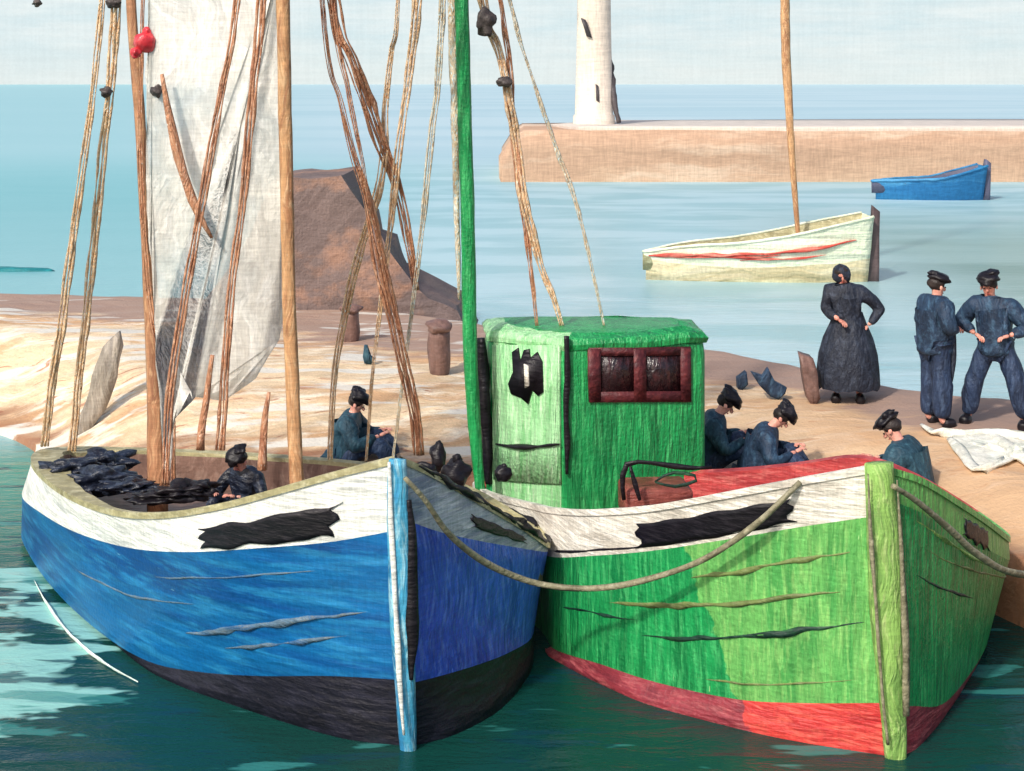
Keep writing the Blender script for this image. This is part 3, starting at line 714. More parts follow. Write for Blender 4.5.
# ---- rigging of the blue boat
def spar(name, pix, D, r, m, t, **k):
    if name == 'shroud': return mesh_obj(name, strands(pix, D, [q*1.08 for q in r]), M[m], t)
    return mesh_obj(name, rig(pix, D, r, **k), M[m], t)
m1 = spar('mast', [(120,-360),(130,-20),(138,90),(145,200),(151,300),(156,400),(158,515)], 14.0, [.03,.04,.045,.05,.06,.08,.10], 'mast', bt, rag=.06)
m2 = spar('mast', [(279,-360),(283,0),(286,150),(289,300),(294,420),(297,500)], 13.2, [.04,.06,.062,.06,.06,.066], 'mast_orange', bt, rag=.06)
spar('gaff', [(162,74),(168,110),(178,155),(192,200),(212,238)], 13.6, [.02,.035,.045,.04,.015], 'rope_brown', bt, rag=.2)
sh = {}
sh[1] = spar('shroud', [(128,-300),(97,55),(78,200),(62,320),(50,400),(45,446)], [14.4,14.8,15.1,15.4,15.7,15.9], [.02,.022,.04,.045,.055,.055], 'rope_tan', bt, rag=.35)
sh[2] = spar('shroud', [(130,-300),(114,40),(103,150),(92,260),(80,370),(72,452)], [14.4,14.8,15.1,15.4,15.7,16.0], [.02,.055,.06,.055,.05,.055], 'rope_tan', bt, rag=.35)
spar('shroud', [(262,-300),(237,0),(222,90),(206,180),(190,270),(176,350),(168,420),(165,485)], [13.4]*8, [.03,.05,.045,.03,.045,.045,.05,.04], 'rope_brown', bt, rag=.3)
spar('shroud', [(272,-300),(262,-10),(253,90),(243,200),(231,290),(226,360),(220,450)], [13.3]*7, [.03,.045,.05,.05,.04,.045,.05], 'rope_brown', bt, rag=.3)
spar('shroud', [(148,-300),(142,40),(140,150),(150,300),(170,400),(172,480)], [13.9]*6, [.02,.03,.02,.03,.035,.04], 'rope_brown', bt, rag=.4)
spar('sheet_rope', [(212,355),(206,400),(200,450)], 13.2, [.02,.03,.04], 'rope_brown', bt, rag=.3)
spar('sheet_rope', [(269,392),(265,420),(261,470)], 13.2, [.012,.03,.05], 'rope_brown', bt, rag=.3)
spar('shroud', [(300,-300),(333,0),(352,60),(378,135),(398,190),(410,250),(416,290)], [13.6,14,14.1,14.3,14.5,14.6,14.7], [.05,.09,.085,.08,.085,.06,.04], 'rope_brown', bt, rag=.25)
spar('shroud', [(300,-300),(325,30),(340,100),(355,160),(366,195),(380,262),(398,340),(414,410),(419,455)], [13.6,14,14.1,14.2,14.3,14.4,14.5,14.7,14.8], [.02,.022,.03,.028,.03,.055,.08,.07,.065], 'rope_brown', bt, rag=.3)
spar('shroud', [(300,-300),(333,10),(348,90),(362,160),(372,215),(385,262)], [13.6,14,14.1,14.2,14.3,14.4], [.02,.05,.04,.035,.02,.02], 'rope_brown', bt, rag=.3)
spar('shroud', [(410,-300),(398,0),(392,50),(386,98),(382,170),(366,230),(350,290),(338,350),(332,410),(330,462)], [13.6,14,14.2,14.3,14.4,14.6,14.8,15,15.1,15.2], [.03,.045,.045,.02,.03,.05,.05,.045,.04,.035], 'rope_tan', bt, rag=.35)
spar('shroud', [(436,-300),(418,-10),(411,60),(400,140),(392,210),(384,280),(374,360),(366,464)], [13.6,14,14.2,14.3,14.5,14.6,14.8,15.2], [.03,.06,.06,.05,.045,.03,.02,.015], 'rope_tan', bt, rag=.35)
spar('shroud', [(455,-300),(440,50),(432,130),(425,200),(416,280),(404,370),(392,466)], [13.6,14.2,14.3,14.4,14.6,14.8,15.0], [.01,.03,.035,.04,.03,.02,.015], 'rope_pale', bt, rag=.4)
# pulley blocks on the shrouds, and the red float under the masthead
def pulley(px, py, D, r, host, seed):
    mesh_obj('pulley_block', blob(W(px, py, D), r, seed, .3, 3), M['pulley'], host)
pulley(106, 92, 14.85, (.06,.05,.05), sh[2], 1); pulley(157, 91, 13.7, (.055,.05,.06), m1, 2)
pulley(113, 3, 14.7, (.07,.05,.05), sh[2], 3)
pulley(37, 3, 15.4, (.05,.04,.035), sh[1], 4)
spar('shroud', [(112,-300),(37,2),(-60,390)], [14.2,15.4,17.0], [.006,.006,.006], 'rope_pale', bt, rag=.1) if False else None
rb = join(blob(W(145,42,13.75), (.105,.09,.10), 5, .12), blob(W(136,53,13.72), (.05,.05,.05), 6, .2), blob(W(147,33,13.75), (.04,.04,.06), 7, .2))
mesh_obj('red_pennant', rb, M['red_ball'], bt)

def sail():
    """billowing cream canvas set between the two masts"""
    out = [(150,-60),(284,-60),(287,60),(288,180),(285,290),(278,340),(256,378),(224,400),(196,396),(182,372),(174,420),(170,470),(163,468),(162,400),(156,330),(150,250),(147,170),(147,60)]
    bm = bmesh.new()
    vs = [bm.verts.new(W(x, y, 13.75)) for x, y in out]; bm.faces.new(vs)
    bmesh.ops.triangulate(bm, faces=bm.faces[:])
    for _ in range(3): bmesh.ops.subdivide_edges(bm, edges=bm.edges[:], cuts=1)
    for v in bm.verts:
        v.co.y += .10*noise.noise(Vector((v.co.x*1.1, 0, v.co.z*.8)))+.06*noise.noise(Vector((v.co.x*5, 1, v.co.z*1.1)))
        v.co.x += .03*noise.noise(Vector((v.co.z*4, 2, v.co.x*3)))
    g = bmesh.ops.extrude_face_region(bm, geom=bm.faces[:])
    for v in [e for e in g['geom'] if isinstance(e, bmesh.types.BMVert)]: v.co.y += .012
    bmesh.ops.recalc_face_normals(bm, faces=bm.faces)
    return mesh_obj('sail', bm, M['sail'], bt)
sail()

# ---- rigging of the green boat
gm = spar('mast', [(458,-360),(462,0),(465,120),(468,240),(470,340),(474,420),(481,500)], 14.6, [.045,.055,.068,.07,.07,.07,.05], 'green', gt, rag=.07)
mesh_obj('mast_batten', rig([(448,-200),(452,0),(455,120),(457,220),(459,300)], 14.66, [.04,.05,.045,.035,.015], rag=.25), M['rope_pale'], gm)
sh[8] = spar('shroud', [(466,-200),(483,0),(497,45),(508,95),(516,140),(524,200),(540,262),(554,300),(562,326)], [14.6,14.7,14.8,14.8,14.9,14.9,15,15,15], [.02,.045,.06,.055,.05,.055,.055,.045,.03], 'rope_tan', gt, rag=.35)
spar('shroud', [(466,-200),(505,30),(512,120),(519,180),(524,215),(530,260),(537,326)], [14.6,14.8,14.9,14.9,15,15,15], [.01,.012,.02,.04,.045,.035,.02], 'rope_brown', gt, rag=.35)
spar('shroud', [(466,-200),(512,10),(533,80),(553,140),(572,190),(588,250),(604,326)], [14.6,14.8,14.9,15,15,15,15], [.01,.018,.025,.02,.03,.022,.015], 'rope_pale', gt, rag=.4)
pulley(485, 23, 14.6, (.09,.07,.12), sh[8], 11); pulley(504, 82, 14.7, (.075,.05,.05), sh[8], 12)

# ---- wheelhouse
def wheelhouse():
    A = W(487, 496, 15.0); B = W(567, 501, 14.35); C_ = W(706, 497, 14.85)
    A.z = B.z = C_.z = .66
    ztop = 2.36
    d1 = (B-A); d2 = (C_-B)
    back = Vector((-.05, 1.0, 0))
    base = [A, B, C_, C_+back*.85, A+back*.75]
    bm = bmesh.new(); rings = []
    for z, sh_ in ((.66,1),(.9,1.0),(2.1,1.0),(2.22,.985),(2.29,.95),(2.32,.88)):
        c = sum(base, Vector())/5
        rings.append([bm.verts.new(Vector((c.x+(p.x-c.x)*sh_, c.y+(p.y-c.y)*sh_, z))) for p in base])
    for k, (a, b) in enumerate(zip(rings, rings[1:])):
        for s in range(5):
            f = bm.faces.new((a[s], a[(s+1)%5], b[(s+1)%5], b[s]))
            f.material_index = 1 if (s == 0 and k < 3) else 0  # left wall: its sunlit brightness is put into the lighter green
    bm.faces.new(rings[-1])
    bmesh.ops.recalc_face_normals(bm, faces=bm.faces)
    vert_e = [e for e in bm.edges if abs(e.verts[0].co.z-e.verts[1].co.z) > .02]
    bmesh.ops.bevel(bm, geom=vert_e, offset=.07, segments=3, affect='EDGES', profile=.5)
    wh = mesh_obj('wheelhouse', bm, [M['green'], M['mint']], gt)
    n1 = Vector((d1.y, -d1.x, 0)).normalized()
    if n1.y > 0: n1 = -n1
    n2 = Vector((d2.y, -d2.x, 0)).normalized()
    if n2.y > 0: n2 = -n2
    def on(o, d, n, t, z, off): return o+d*t+n*off+Vector((0,0,z-.66))
    def pix_t(o, d, px):                                   # how far along a wall a pixel column lies
        return min((k/400 for k in range(401)), key=lambda t: abs(HX+(o+d*t).x*F/(o+d*t).y-px))
    def zf(p, py): return CH-(py-HY)*p.y/F
    def plate(o, d, n, poly, off, th, cuts=1, rag=.0):
        pts = []
        for px, py in poly:
            t = pix_t(o, d, px); q = o+d*t+n*off; pts.append(Vector((q.x, q.y, zf(q, py))))
        return slab(pts, th, axis=-n, cuts=cuts, rag=rag)
    # roof: bright ridge of thick paint
    rp = bmesh.new(); c = sum(base, Vector())/5
    rr = []
    for z, s_ in ((2.22,1.0),(2.28,1.012),(2.33,.975),(2.36,.80)):
        rr.append([rp.verts.new(Vector((c.x+(p.x-c.x)*s_, c.y+(p.y-c.y)*s_, z))) for p in base])
    for a, b in zip(rr, rr[1:]):
        for s in range(5): rp.faces.new((a[s], a[(s+1)%5], b[(s+1)%5], b[s]))
    rp.faces.new(rr[-1]); rp.faces.new(rr[0][::-1])
    bmesh.ops.recalc_face_normals(rp, faces=rp.faces)
    bmesh.ops.subdivide_edges(rp, edges=rp.edges[:], cuts=5, use_grid_fill=True)
    for v in rp.verts:
        v.co += .035*noise.noise_vector(v.co*5)
        if v.co.x < B.x and v.co.y < 99: pass
    for f in rp.faces: f.material_index = 1 if f.calc_center_median().x < B.x+.02 else 0
    mesh_obj('roof', rp, [M['green'], M['mint']], wh)
    # door in the pale wall: leaf, its dark opening, bar handle
    door = mesh_obj('door', plate(A, d1, n1, [(494,345),(561,345),(562,484),(495,480)], .03, .03, cuts=2, rag=.01), M['mint'], wh)
    mesh_obj('door_window', plate(A, d1, n1, [(515,352),(521,348),(523,362),(527,350),(532,349),(533,358),(540,352),(545,362),(546,392),(541,396),(535,390),(531,404),(524,398),(514,394),(511,384),(516,372)], .05, .02, cuts=0), M['black'], wh)
    mesh_obj('door_pull', plate(A, d1, n1, [(528,364),(532,366),(533,386),(529,388)], .065, .02, cuts=0), M['cream_white'], wh)
    hb = []
    for px, py in ((499,444),(510,446),(522,447),(535,447),(548,446),(563,444)):
        q = A+d1*pix_t(A, d1, px)+n1*.055; hb.append(Vector((q.x, q.y, zf(q, py))))
    mesh_obj('door_handle', tube(hb, [.006,.014,.024,.03,.016,.02,.006], rag=.5, n=40), M['black'], wh)
    for px, y0, y1, r, o_, d_, n_ in ((567,336,474,.026,B,d2,(n1+n2).normalized()),):
        hb = [Vector((B.x, B.y, 0))+n_*.0 for _ in range(2)]
        q = B+n_*.02; pts = [Vector((q.x, q.y, zf(q, y))) for y in (y0, (y0+y1)/2, y1)]
        mesh_obj('corner_post', tube(pts, [.03,.034,.024,.03,.02], rag=.4, n=40), M['black'], wh)
    q = A+n1*.06+Vector((.0,0,0)); pts = [Vector((q.x+dx, q.y, zf(q, y))) for y, dx in ((338,-.02),(380,0),(430,.03),(484,.06))]
    mesh_obj('corner_post', tube(pts, [.04,.06,.055,.07,.06,.03], rag=.4, n=40), M['black'], wh)
    # window: frame with two dark panes
    fr = mesh_obj('window_frame', join(plate(B, d2, n2, [(589,348),(690,347),(690,355),(589,356)], .02, .03, cuts=1, rag=.012),
        plate(B, d2, n2, [(589,392),(690,391),(690,402),(589,402)], .02, .03, cuts=1, rag=.012),
        plate(B, d2, n2, [(588,349),(600,349),(600,402),(588,402)], .024, .04, cuts=1, rag=.012),
        plate(B, d2, n2, [(633,349),(645,349),(645,401),(633,401)], .024, .04, cuts=1, rag=.012),
        plate(B, d2, n2, [(680,348),(690,348),(690,402),(680,402)], .024, .04, cuts=1, rag=.012)), M['frame_maroon'], wh)
    for x0, x1 in ((600,634),(644,681)):
        mesh_obj('window_pane', plate(B, d2, n2, [(x0,354),(x1,354),(x1,394),(x0,394)], .008, .03, cuts=1), M['pane'], wh)
wheelhouse()

# hatch / winch frame on the green boat's foredeck
def hatch():
    p = W(655, 486, 13.9)
    t = mesh_obj('hatch', join(box(p.x, p.y, p.z-.12, .62, .5, .30, rz=.1, bev=.04)), M['wood_red'], gt)
    def ln(pts, D, r, m='black'): mesh_obj('hatch_rail', rig(pts, D, r, rag=.4), M[m], t)
    ln([(624,500),(622,480),(628,464),(650,463),(690,468),(712,467)], 13.55, [.02,.03,.02,.025,.02,.012])
    ln([(640,500),(634,480),(630,466)], 13.5, [.02,.03,.012])
    ln([(655,482),(672,473),(700,478),(676,486),(655,482)], 13.4, [.01,.014,.014,.01], 'strake_dark')
hatch()

# ------------------------------------------------------------------ small boats in the basin
def small_boat(name, label, D, px0, px1, rail, wlpix, m_out, m_low, m_in, beam, stern_m, stripe=None, mast=None):
    """open boat seen broadside: near and far side, transom, thwarts"""
    rl = [W(x, y, D) for x, y in rail]
    yb = [wlpix[0][0], wlpix[-1][0]]
    t = thing(name, (W((px0+px1)/2, 0, D).x, D+beam/2, 0), label, 'boat', 'small open boats in the basin')
    n = 30
    top = smooth_curve(rl, n); low = smooth_curve([W(x, y, D) for x, y in wlpix], n)
    def prof(u): return math.sin(min(1, u*1.25+.02)*math.pi/2)**.8 if True else 1
    near = []; far = []; lown = []; lowf = []; botn = []; botf = []
    for i in range(n):
        u = i/(n-1); b = beam/2*prof(u)*(1 if u < .75 else 1-.25*(u-.75)/.25)
        q = top[i]; l = low[i]
        yc = D+beam/2
        def at(p, yy): return Vector((p.x*yy/D, yy, CH-(CH-p.z)*yy/D))   # same pixel, at the true distance of that side
        near.append(at(q, yc-b)); far.append(Vector((near[-1].x, yc+b, near[-1].z)))
        ll = at(l, yc-b*.72); ll.z = min(ll.z, near[-1].z-.1)
        lown.append(ll); lowf.append(Vector((ll.x, yc+b*.72, ll.z)))
        botn.append(Vector((ll.x, yc-b*.4, -.35))); botf.append(Vector((ll.x, yc+b*.4, -.35)))
    bm = bmesh.new()
    cols = [near, [a.lerp(b, .33) for a, b in zip(near, lown)], [a.lerp(b, .68) for a, b in zip(near, lown)], lown, botn, botf, lowf, [a.lerp(b, .5) for a, b in zip(far, lowf)], far]
    V = [[bm.verts.new(p+Vector((0,0,.02*noise.noise(p*3)))) for p in c] for c in cols]
    for k in range(len(V)-1):
        for i in range(n-1):
            f = bm.faces.new((V[k][i], V[k][i+1], V[k+1][i+1], V[k+1][i])); f.material_index = 1 if k in (2,3,4,5,6) else 0
    bm.faces.new([c[-1] for c in V]).material_index = 0
    bm.faces.new([c[0] for c in V]).material_index = 0
    bmesh.ops.recalc_face_normals(bm, faces=bm.faces)
    hull = mesh_obj('hull', bm, [m_out, m_low], t)
    # inside lining
    ib = bmesh.new(); inner = [[Vector((p.x, (p.y-(D+beam/2))*.9+D+beam/2, p.z-.02)) for p in near], [Vector((p.x, (p.y-(D+beam/2))*.5+D+beam/2, max(.12, p.z*.35))) for p in near],
        [Vector((p.x, (p.y-(D+beam/2))*.5+D+beam/2, max(.12, p.z*.35))) for p in far], [Vector((p.x, (p.y-(D+beam/2))*.9+D+beam/2, p.z-.02)) for p in far]]
    V = [[ib.verts.new(p) for p in c] for c in inner]
    for k in range(3):
        for i in range(n-1): ib.faces.new((V[k][i], V[k][i+1], V[k+1][i+1], V[k+1][i]))
    mesh_obj('lining', ib, m_in, t)
    g = tube(near, .035*D/36, rag=.2, n=50); g2 = tube(far, .03*D/36, rag=.2, n=40)
    mesh_obj('gunwale', join(g, g2), m_out, t)
    for u in (9, 18, 24):
        a, b = near[u].lerp(lown[u], .2), far[u].lerp(lowf[u], .2)
        mesh_obj('thwart', box((a.x+b.x)/2, (a.y+b.y)/2, a.z, .28, (b.y-a.y)*.94, .05), m_in, t)
    # stern post / rudder
    a = near[-1].lerp(far[-1], .5)
    mesh_obj('rudder', slab([Vector((a.x+.02, D+beam*.28, a.z+.25)), Vector((a.x+.22, D+beam*.28, a.z+.1)), Vector((a.x+.18, D+beam*.28, -.2)), Vector((a.x-.12, D+beam*.28, -.2)), Vector((a.x-.06, D+beam*.28, a.z*.6))], .1 if D < 50 else .3, rag=.03, cuts=2), stern_m, t)
    if stripe:
        for v0, u0, u1, r in stripe:
            pts = []
            for i in range(16):
                u = u0+(u1-u0)*i/15; j = u*(n-1); k = min(int(j), n-2); q = j-k
                p = near[k].lerp(near[k+1], q).lerp(lown[k].lerp(lown[k+1], q), v0+.04*noise.noise(Vector((u*6, v0*9, 0)))); pts.append(p+Vector((0,-.03,0)))
            mesh_obj('stripe', tube(pts, [r*.4, r, r*1.4, r*.7, r*1.5, r, r*.3], rag=.8, n=60, freq=5), M['row_red'], hull)
    if mast: mesh_obj('mast', rig(*mast[:3], rag=.08), M['mast_orange'], t)
    return t
small_boat('rowing_boat', 'pale cream wooden boat with red streaks and a tall tan mast, afloat beyond the quay', 35.6, 642, 876,
    [(643,252),(690,246),(740,243),(790,236),(835,226),(874,217)], [(646,262),(690,274),(740,279),(800,281),(840,281),(868,278)],
    M['row_pale'], M['row_ochre'], M['olive'], 1.7, M['row_dark'],
    stripe=[(.32,.02,.45,.03),(.34,.3,.93,.03),(.50,.42,.8,.018),(.40,.1,.6,.02)],
    mast=([(779,-420),(785,0),(788,90),(793,170),(799,246)], 36.6, [.08,.11,.12,.11,.05]))
small_boat('rowing_boat', 'small blue open boat moored before the far pier', 60.5, 872, 990,
    [(872,181),(905,180),(940,179),(965,173),(988,166)], [(876,187),(905,196),(935,199),(965,198),(984,192)],
    M['far_blue'], M['far_blue'], M['far_dark'], 1.8, M['far_dark'])

# ------------------------------------------------------------------ people
def skin_mesh(nodes, edges, root, sub=2):
    """one continuous surface grown round a skeleton: nodes = name -> (position, radius)"""
    names = list(nodes); idx = {n: i for i, n in enumerate(names)}
    me = bpy.data.meshes.new('tmp'); me.from_pydata([nodes[n][0] for n in names], [(idx[a], idx[b]) for a, b in edges], [])
    ob = bpy.data.objects.new('tmp', me); COL.objects.link(ob)
    mod = ob.modifiers.new('s', 'SKIN'); mod.use_smooth_shade = True; mod.branch_smoothing = .3
    for i, n in enumerate(names):
        r = nodes[n][1]; sv = me.skin_vertices[0].data[i]
        sv.radius = (r, r) if not isinstance(r, tuple) else r; sv.use_root = (n == root)
    ss = ob.modifiers.new('d', 'SUBSURF'); ss.levels = sub; ss.render_levels = sub
    dg = bpy.context.evaluated_depsgraph_get(); dg.update()
    em = ob.evaluated_get(dg).to_mesh()
    bm = bmesh.new(); bm.from_mesh(em); ob.evaluated_get(dg).to_mesh_clear()
    bpy.data.objects.remove(ob); bpy.data.meshes.remove(me)
    return bm
def V3(*a): return Vector(a)
def add_hand(bms, wrist, elbow, curl, side):
    """palm and five bent fingers of unequal length"""
    d = (wrist-elbow).normalized(); up = Vector((0,0,1)) if abs(d.z) < .8 else Vector((0,1,0))
    s = d.cross(up).normalized()*side; n = s.cross(d).normalized()*side
    nd = {'w': (wrist, .026), 'p': (wrist+d*.05, (.036,.02)), 'k': (wrist+d*.085, (.036,.017))}
    bms.append(skin_mesh(nd, [('w','p'),('p','k')], 'w', 1))
    for i, (o, l) in enumerate(((-.028,.07),(-.010,.078),(.010,.073),(.027,.058))):
        b = wrist+d*.075+s*o; nd = {'a': (b, .010), 'b': (b+d*l*.5, .009), 'c': (b+d*l*.8-n*l*curl*.5, .008), 'e': (b+d*l*.9-n*l*curl, .007)}
        bms.append(skin_mesh(nd, [('a','b'),('b','c'),('c','e')], 'a', 1))
    b = wrist+d*.025-s*.026; nd = {'a': (b, .012), 'b': (b+d*.03-s*.022-n*.01, .011), 'c': (b+d*.06-s*.026-n*.02, .009)}
    bms.append(skin_mesh(nd, [('a','b'),('b','c')], 'a', 1))

def person(label, loc, rz, J, coat, cap_m=None, cap='beret', skirt=None, trousers=None, s=1.0, group='people on the quay and boats', shoes=True, puff=1.0, hair=False, extra=None):
    """J: joint name -> local position; the figure faces local +Y"""
    t = thing('person', loc, label, 'person', group)
    R = Matrix.Translation(Vector(loc)) @ Matrix.Rotation(rz, 4, 'Z') @ Matrix.Scale(s, 4)
    def tr(bm):
        bmesh.ops.transform(bm, matrix=R, verts=bm.verts); return bm
    J = {k: Vector(v) for k, v in J.items()}
    hd = (J['head']-J['neck']).normalized()
    fw = Vector(J.get('look', (0,1,0))); fw = (fw-hd*fw.dot(hd)).normalized(); sd = fw.cross(hd).normalized()
    rad = dict(pelvis=.125, belly=.12, chest=.135, neck=.052)
    nodes = {k: (J[k], r) for k, r in rad.items()}
    nodes['jaw'] = (J['head']-hd*.05+fw*.012, .066); nodes['skull'] = (J['head']+hd*.03, .088); nodes['crown'] = (J['head']+hd*.085-fw*.01, .062)
    edges = [('pelvis','belly'),('belly','chest'),('chest','neck'),('neck','jaw'),('jaw','skull'),('skull','crown')]
    for a in 'LR':
        nodes['sh'+a] = (J['sh'+a], .062); nodes['el'+a] = (J['el'+a], .043); nodes['wr'+a] = (J['wr'+a], .028)
        nodes['hip'+a] = (J['hip'+a], .09); nodes['kn'+a] = (J['kn'+a], .062); nodes['an'+a] = (J['an'+a], .042); nodes['toe'+a] = (J['toe'+a], .035)
        edges += [('chest','sh'+a),('sh'+a,'el'+a),('el'+a,'wr'+a),('pelvis','hip'+a),('hip'+a,'kn'+a),('kn'+a,'an'+a),('an'+a,'toe'+a)]
    bms = [skin_mesh(nodes, edges, 'pelvis')]
    for a, sg in (('L',-1),('R',1)): add_hand(bms, J['wr'+a], J['el'+a], .5, sg)
    H = J['head']
    bms.append(blob(H+fw*.095-hd*.005, (.016,.02,.026), 1, .1, 2))                       # nose
    for q in (-1, 1):
        bms.append(blob(H+sd*q*.088-fw*.005, (.012,.02,.03), 2, .1, 2))                  # ears
    body = mesh_obj('body', tr(join(*bms)), M['skin'], t)
    for q in (-1, 1): mesh_obj('eye', tr(blob(H+fw*.082+sd*q*.034+hd*.018, (.012,.008,.008), 3, .0, 2)), M['hair'], body)
    mesh_obj('mouth', tr(blob(H+fw*.078-hd*.052, (.026,.01,.006), 3, .0, 2)), M['red_inner'], body)
    mesh_obj('hair', tr(blob(H-fw*.022+hd*.045, (.098,.098,.085), 5, .1, 3)), M['hair'], t)
    # coat: a looser surface round torso and arms
    p = puff; n = {}
    n['hem'] = (J['pelvis']*.9+Vector((0,0,J['pelvis'].z*-.06)), .17*p); n['belly'] = (J['belly'], .16*p); n['chest'] = (J['chest'], .175*p); n['col'] = (J['neck']+hd*.012, .086)
    e = [('hem','belly'),('belly','chest'),('chest','col')]
    for a in 'LR':
        n['sh'+a] = (J['sh'+a], .088*p); n['el'+a] = (J['el'+a], .07*p); n['wr'+a] = (J['wr'+a]+(J['el'+a]-J['wr'+a])*.12, .048)
        e += [('chest','sh'+a),('sh'+a,'el'+a),('el'+a,'wr'+a)]
    cb = skin_mesh(n, e, 'belly')
    for v in cb.verts: v.co += .022*noise.noise_vector(v.co*6+Vector(loc))
    mesh_obj('coat', tr(cb), M[coat], t)
    if trousers:
        n = {'pelvis': (J['pelvis'], .145)}; e = []
        for a in 'LR':
            n['hip'+a] = (J['hip'+a], .115); n['kn'+a] = (J['kn'+a], .088*p); n['an'+a] = (J['an'+a]+Vector((0,0,.0)), .094)
            e += [('pelvis','hip'+a),('hip'+a,'kn'+a),('kn'+a,'an'+a)]
        tb = skin_mesh(n, e, 'pelvis')
        for v in tb.verts: v.co += .02*noise.noise_vector(v.co*7+Vector(loc))
        mesh_obj('trousers', tr(tb), M[trousers], t)
    for a in 'LR':
        sb = skin_mesh({'h': (J['an'+a]+Vector((0,0,-.02)), .075), 't': (J['toe'+a]+(J['toe'+a]-J['an'+a])*.15, .068)}, [('h','t')], 'h')
        mesh_obj('shoe', tr(sb), M['black'], t)
    if skirt:
        bm = bmesh.new(); rings = []
        for k, (z, r, dx) in enumerate(skirt):
            rings.append([bm.verts.new((dx+r*math.cos(a*math.pi/16)*(1+.05*math.sin(a*1.7+k*.3)), r*.85*math.sin(a*math.pi/16)*(1+.06*math.sin(a*2.1)), z+(.05*noise.noise(Vector((a*.6, k, 1))) if k == len(skirt)-1 else 0))) for a in range(32)])
        for a, b in zip(rings, rings[1:]):
            for q in range(32): bm.faces.new((a[q], a[(q+1)%32], b[(q+1)%32], b[q]))
        bm.faces.new(rings[0]); bmesh.ops.recalc_face_normals(bm, faces=bm.faces)
        mesh_obj('skirt', tr(bm), M[coat], t)
    # headgear
    if cap == 'beret':
        c = blob((0,0,0), (.125,.135,.062), 4, .18, 3)
        pk = blob((-.02,-.05,.035), (.08,.08,.04), 6, .2, 3); c = join(c, pk)
    elif cap == 'cap':
        c = join(blob((0,-.01,0), (.115,.125,.07), 8, .12, 3), blob((0,.11,-.02), (.085,.07,.014), 8, .05, 3))
    elif cap == 'peak':
        c = join(blob((0,0,0), (.125,.135,.07), 8, .22, 3), blob((-.05,-.05,.05), (.075,.075,.04), 2, .25, 3))
    else:
        c = None
    if c:
        B = Matrix((sd, fw, hd)).transposed().to_4x4(); B.translation = H+hd*.105
        bmesh.ops.transform(c, matrix=B, verts=c.verts); mesh_obj('cap', tr(c), M[cap_m or 'black'], t)
    if cap == 'scarf':
        sc = blob(H-fw*.03+hd*.02, (.115,.11,.125), 9, .12, 3)
        mesh_obj('headscarf', tr(sc), M['skin' if cap_m == 'skin' else coat], t)
    if extra: extra(t, tr)
    return t

def stand(arms, lean=0, legs=.1, step=0):
    d = dict(pelvis=(0,0,.93), belly=(0,.01,1.10), chest=(lean*.5,.0,1.30), neck=(lean,.01,1.47), head=(lean*1.2,.03,1.565),
             hipL=(-.10,0,.88), hipR=(.10,0,.88), knL=(-legs*.8-.03,.03,.48), knR=(legs*.8+.03,.02+step*.4,.48),
             anL=(-legs-.04,-.01,.08), anR=(legs+.04,step,.08), toeL=(-legs-.05,.15,.04), toeR=(legs+.06,step+.15,.04),
             shL=(-.19+lean*.7,0,1.39), shR=(.19+lean*.7,0,1.39))
    d.update(arms); return d
def sit(arms, hunch=.12, lean=0, face=None):
    d = dict(pelvis=(0,0,.13), belly=(0,.04,.30), chest=(lean*.6,.09+hunch*.3,.50), neck=(lean,.13+hunch*.6,.66), head=(lean*1.2,.19+hunch,.745),
             hipL=(-.11,.05,.12), hipR=(.11,.05,.12), knL=(-.16,.42,.38), knR=(.17,.42,.36), anL=(-.13,.60,.09), anR=(.14,.62,.09),
             toeL=(-.14,.75,.04), toeR=(.15,.77,.04), shL=(-.19+lean*.8,.09+hunch*.4,.58), shR=(.19+lean*.8,.09+hunch*.4,.58))
    d.update(arms)
    if face: d['look'] = face
    return d
aside = dict(elL=(-.30,-.02,1.13), wrL=(-.27,.12,.92), elR=(.30,-.02,1.13), wrR=(.27,.12,.92))
akimbo = dict(elL=(-.30,.05,1.14), wrL=(-.13,.20,1.06), elR=(.42,-.06,1.13), wrR=(.25,.02,.95))
hold = dict(elL=(-.29,.0,1.12), wrL=(-.08,.24,1.10), elR=(.29,.0,1.12), wrR=(.08,.25,1.08))
wide = dict(elL=(-.36,.20,.32), wrL=(-.16,.44,.42), elR=(.36,.20,.32), wrR=(.15,.45,.42))
kneeh = dict(elL=(-.27,.28,.38), wrL=(-.10,.46,.42), elR=(.27,.28,.38), wrR=(.08,.47,.42))

# the woman: long black dress, seen from behind, hand on hip
person('woman in a long dark dress with one hand on her hip', on_quay(848, 18.4), math.radians(170),
       stand({'elL': (-.42,-.04,1.15), 'wrL': (-.24,.06,.96), 'elR': (.27,.02,1.13), 'wrR': (.12,.22,1.05)}, lean=.06), 'coat_dark', cap='scarf', puff=1.2,
       skirt=[(1.12,.17,0),(.98,.22,0),(.8,.30,0),(.6,.35,0),(.4,.37,0),(.22,.38,0),(.17,.37,0)], s=.98)
person('standing man in black cap and long dark apron, middle of the three standing people', on_quay(935, 17.0), math.radians(-72),
       stand(hold, lean=.0, legs=.09), 'navy', cap='beret', trousers='trouser', s=1.0, puff=1.45,
       extra=lambda t, tr: mesh_obj('apron', tr(skin_mesh({'a': (V3(0,.13,1.3), (.13,.05)), 'b': (V3(0,.16,1.05), (.17,.06)), 'c': (V3(.02,.14,.75), (.19,.06)), 'd': (V3(0,.12,.42), (.13,.05))}, [('a','b'),('b','c'),('c','d')], 'a')), M['coat_dark'], t))
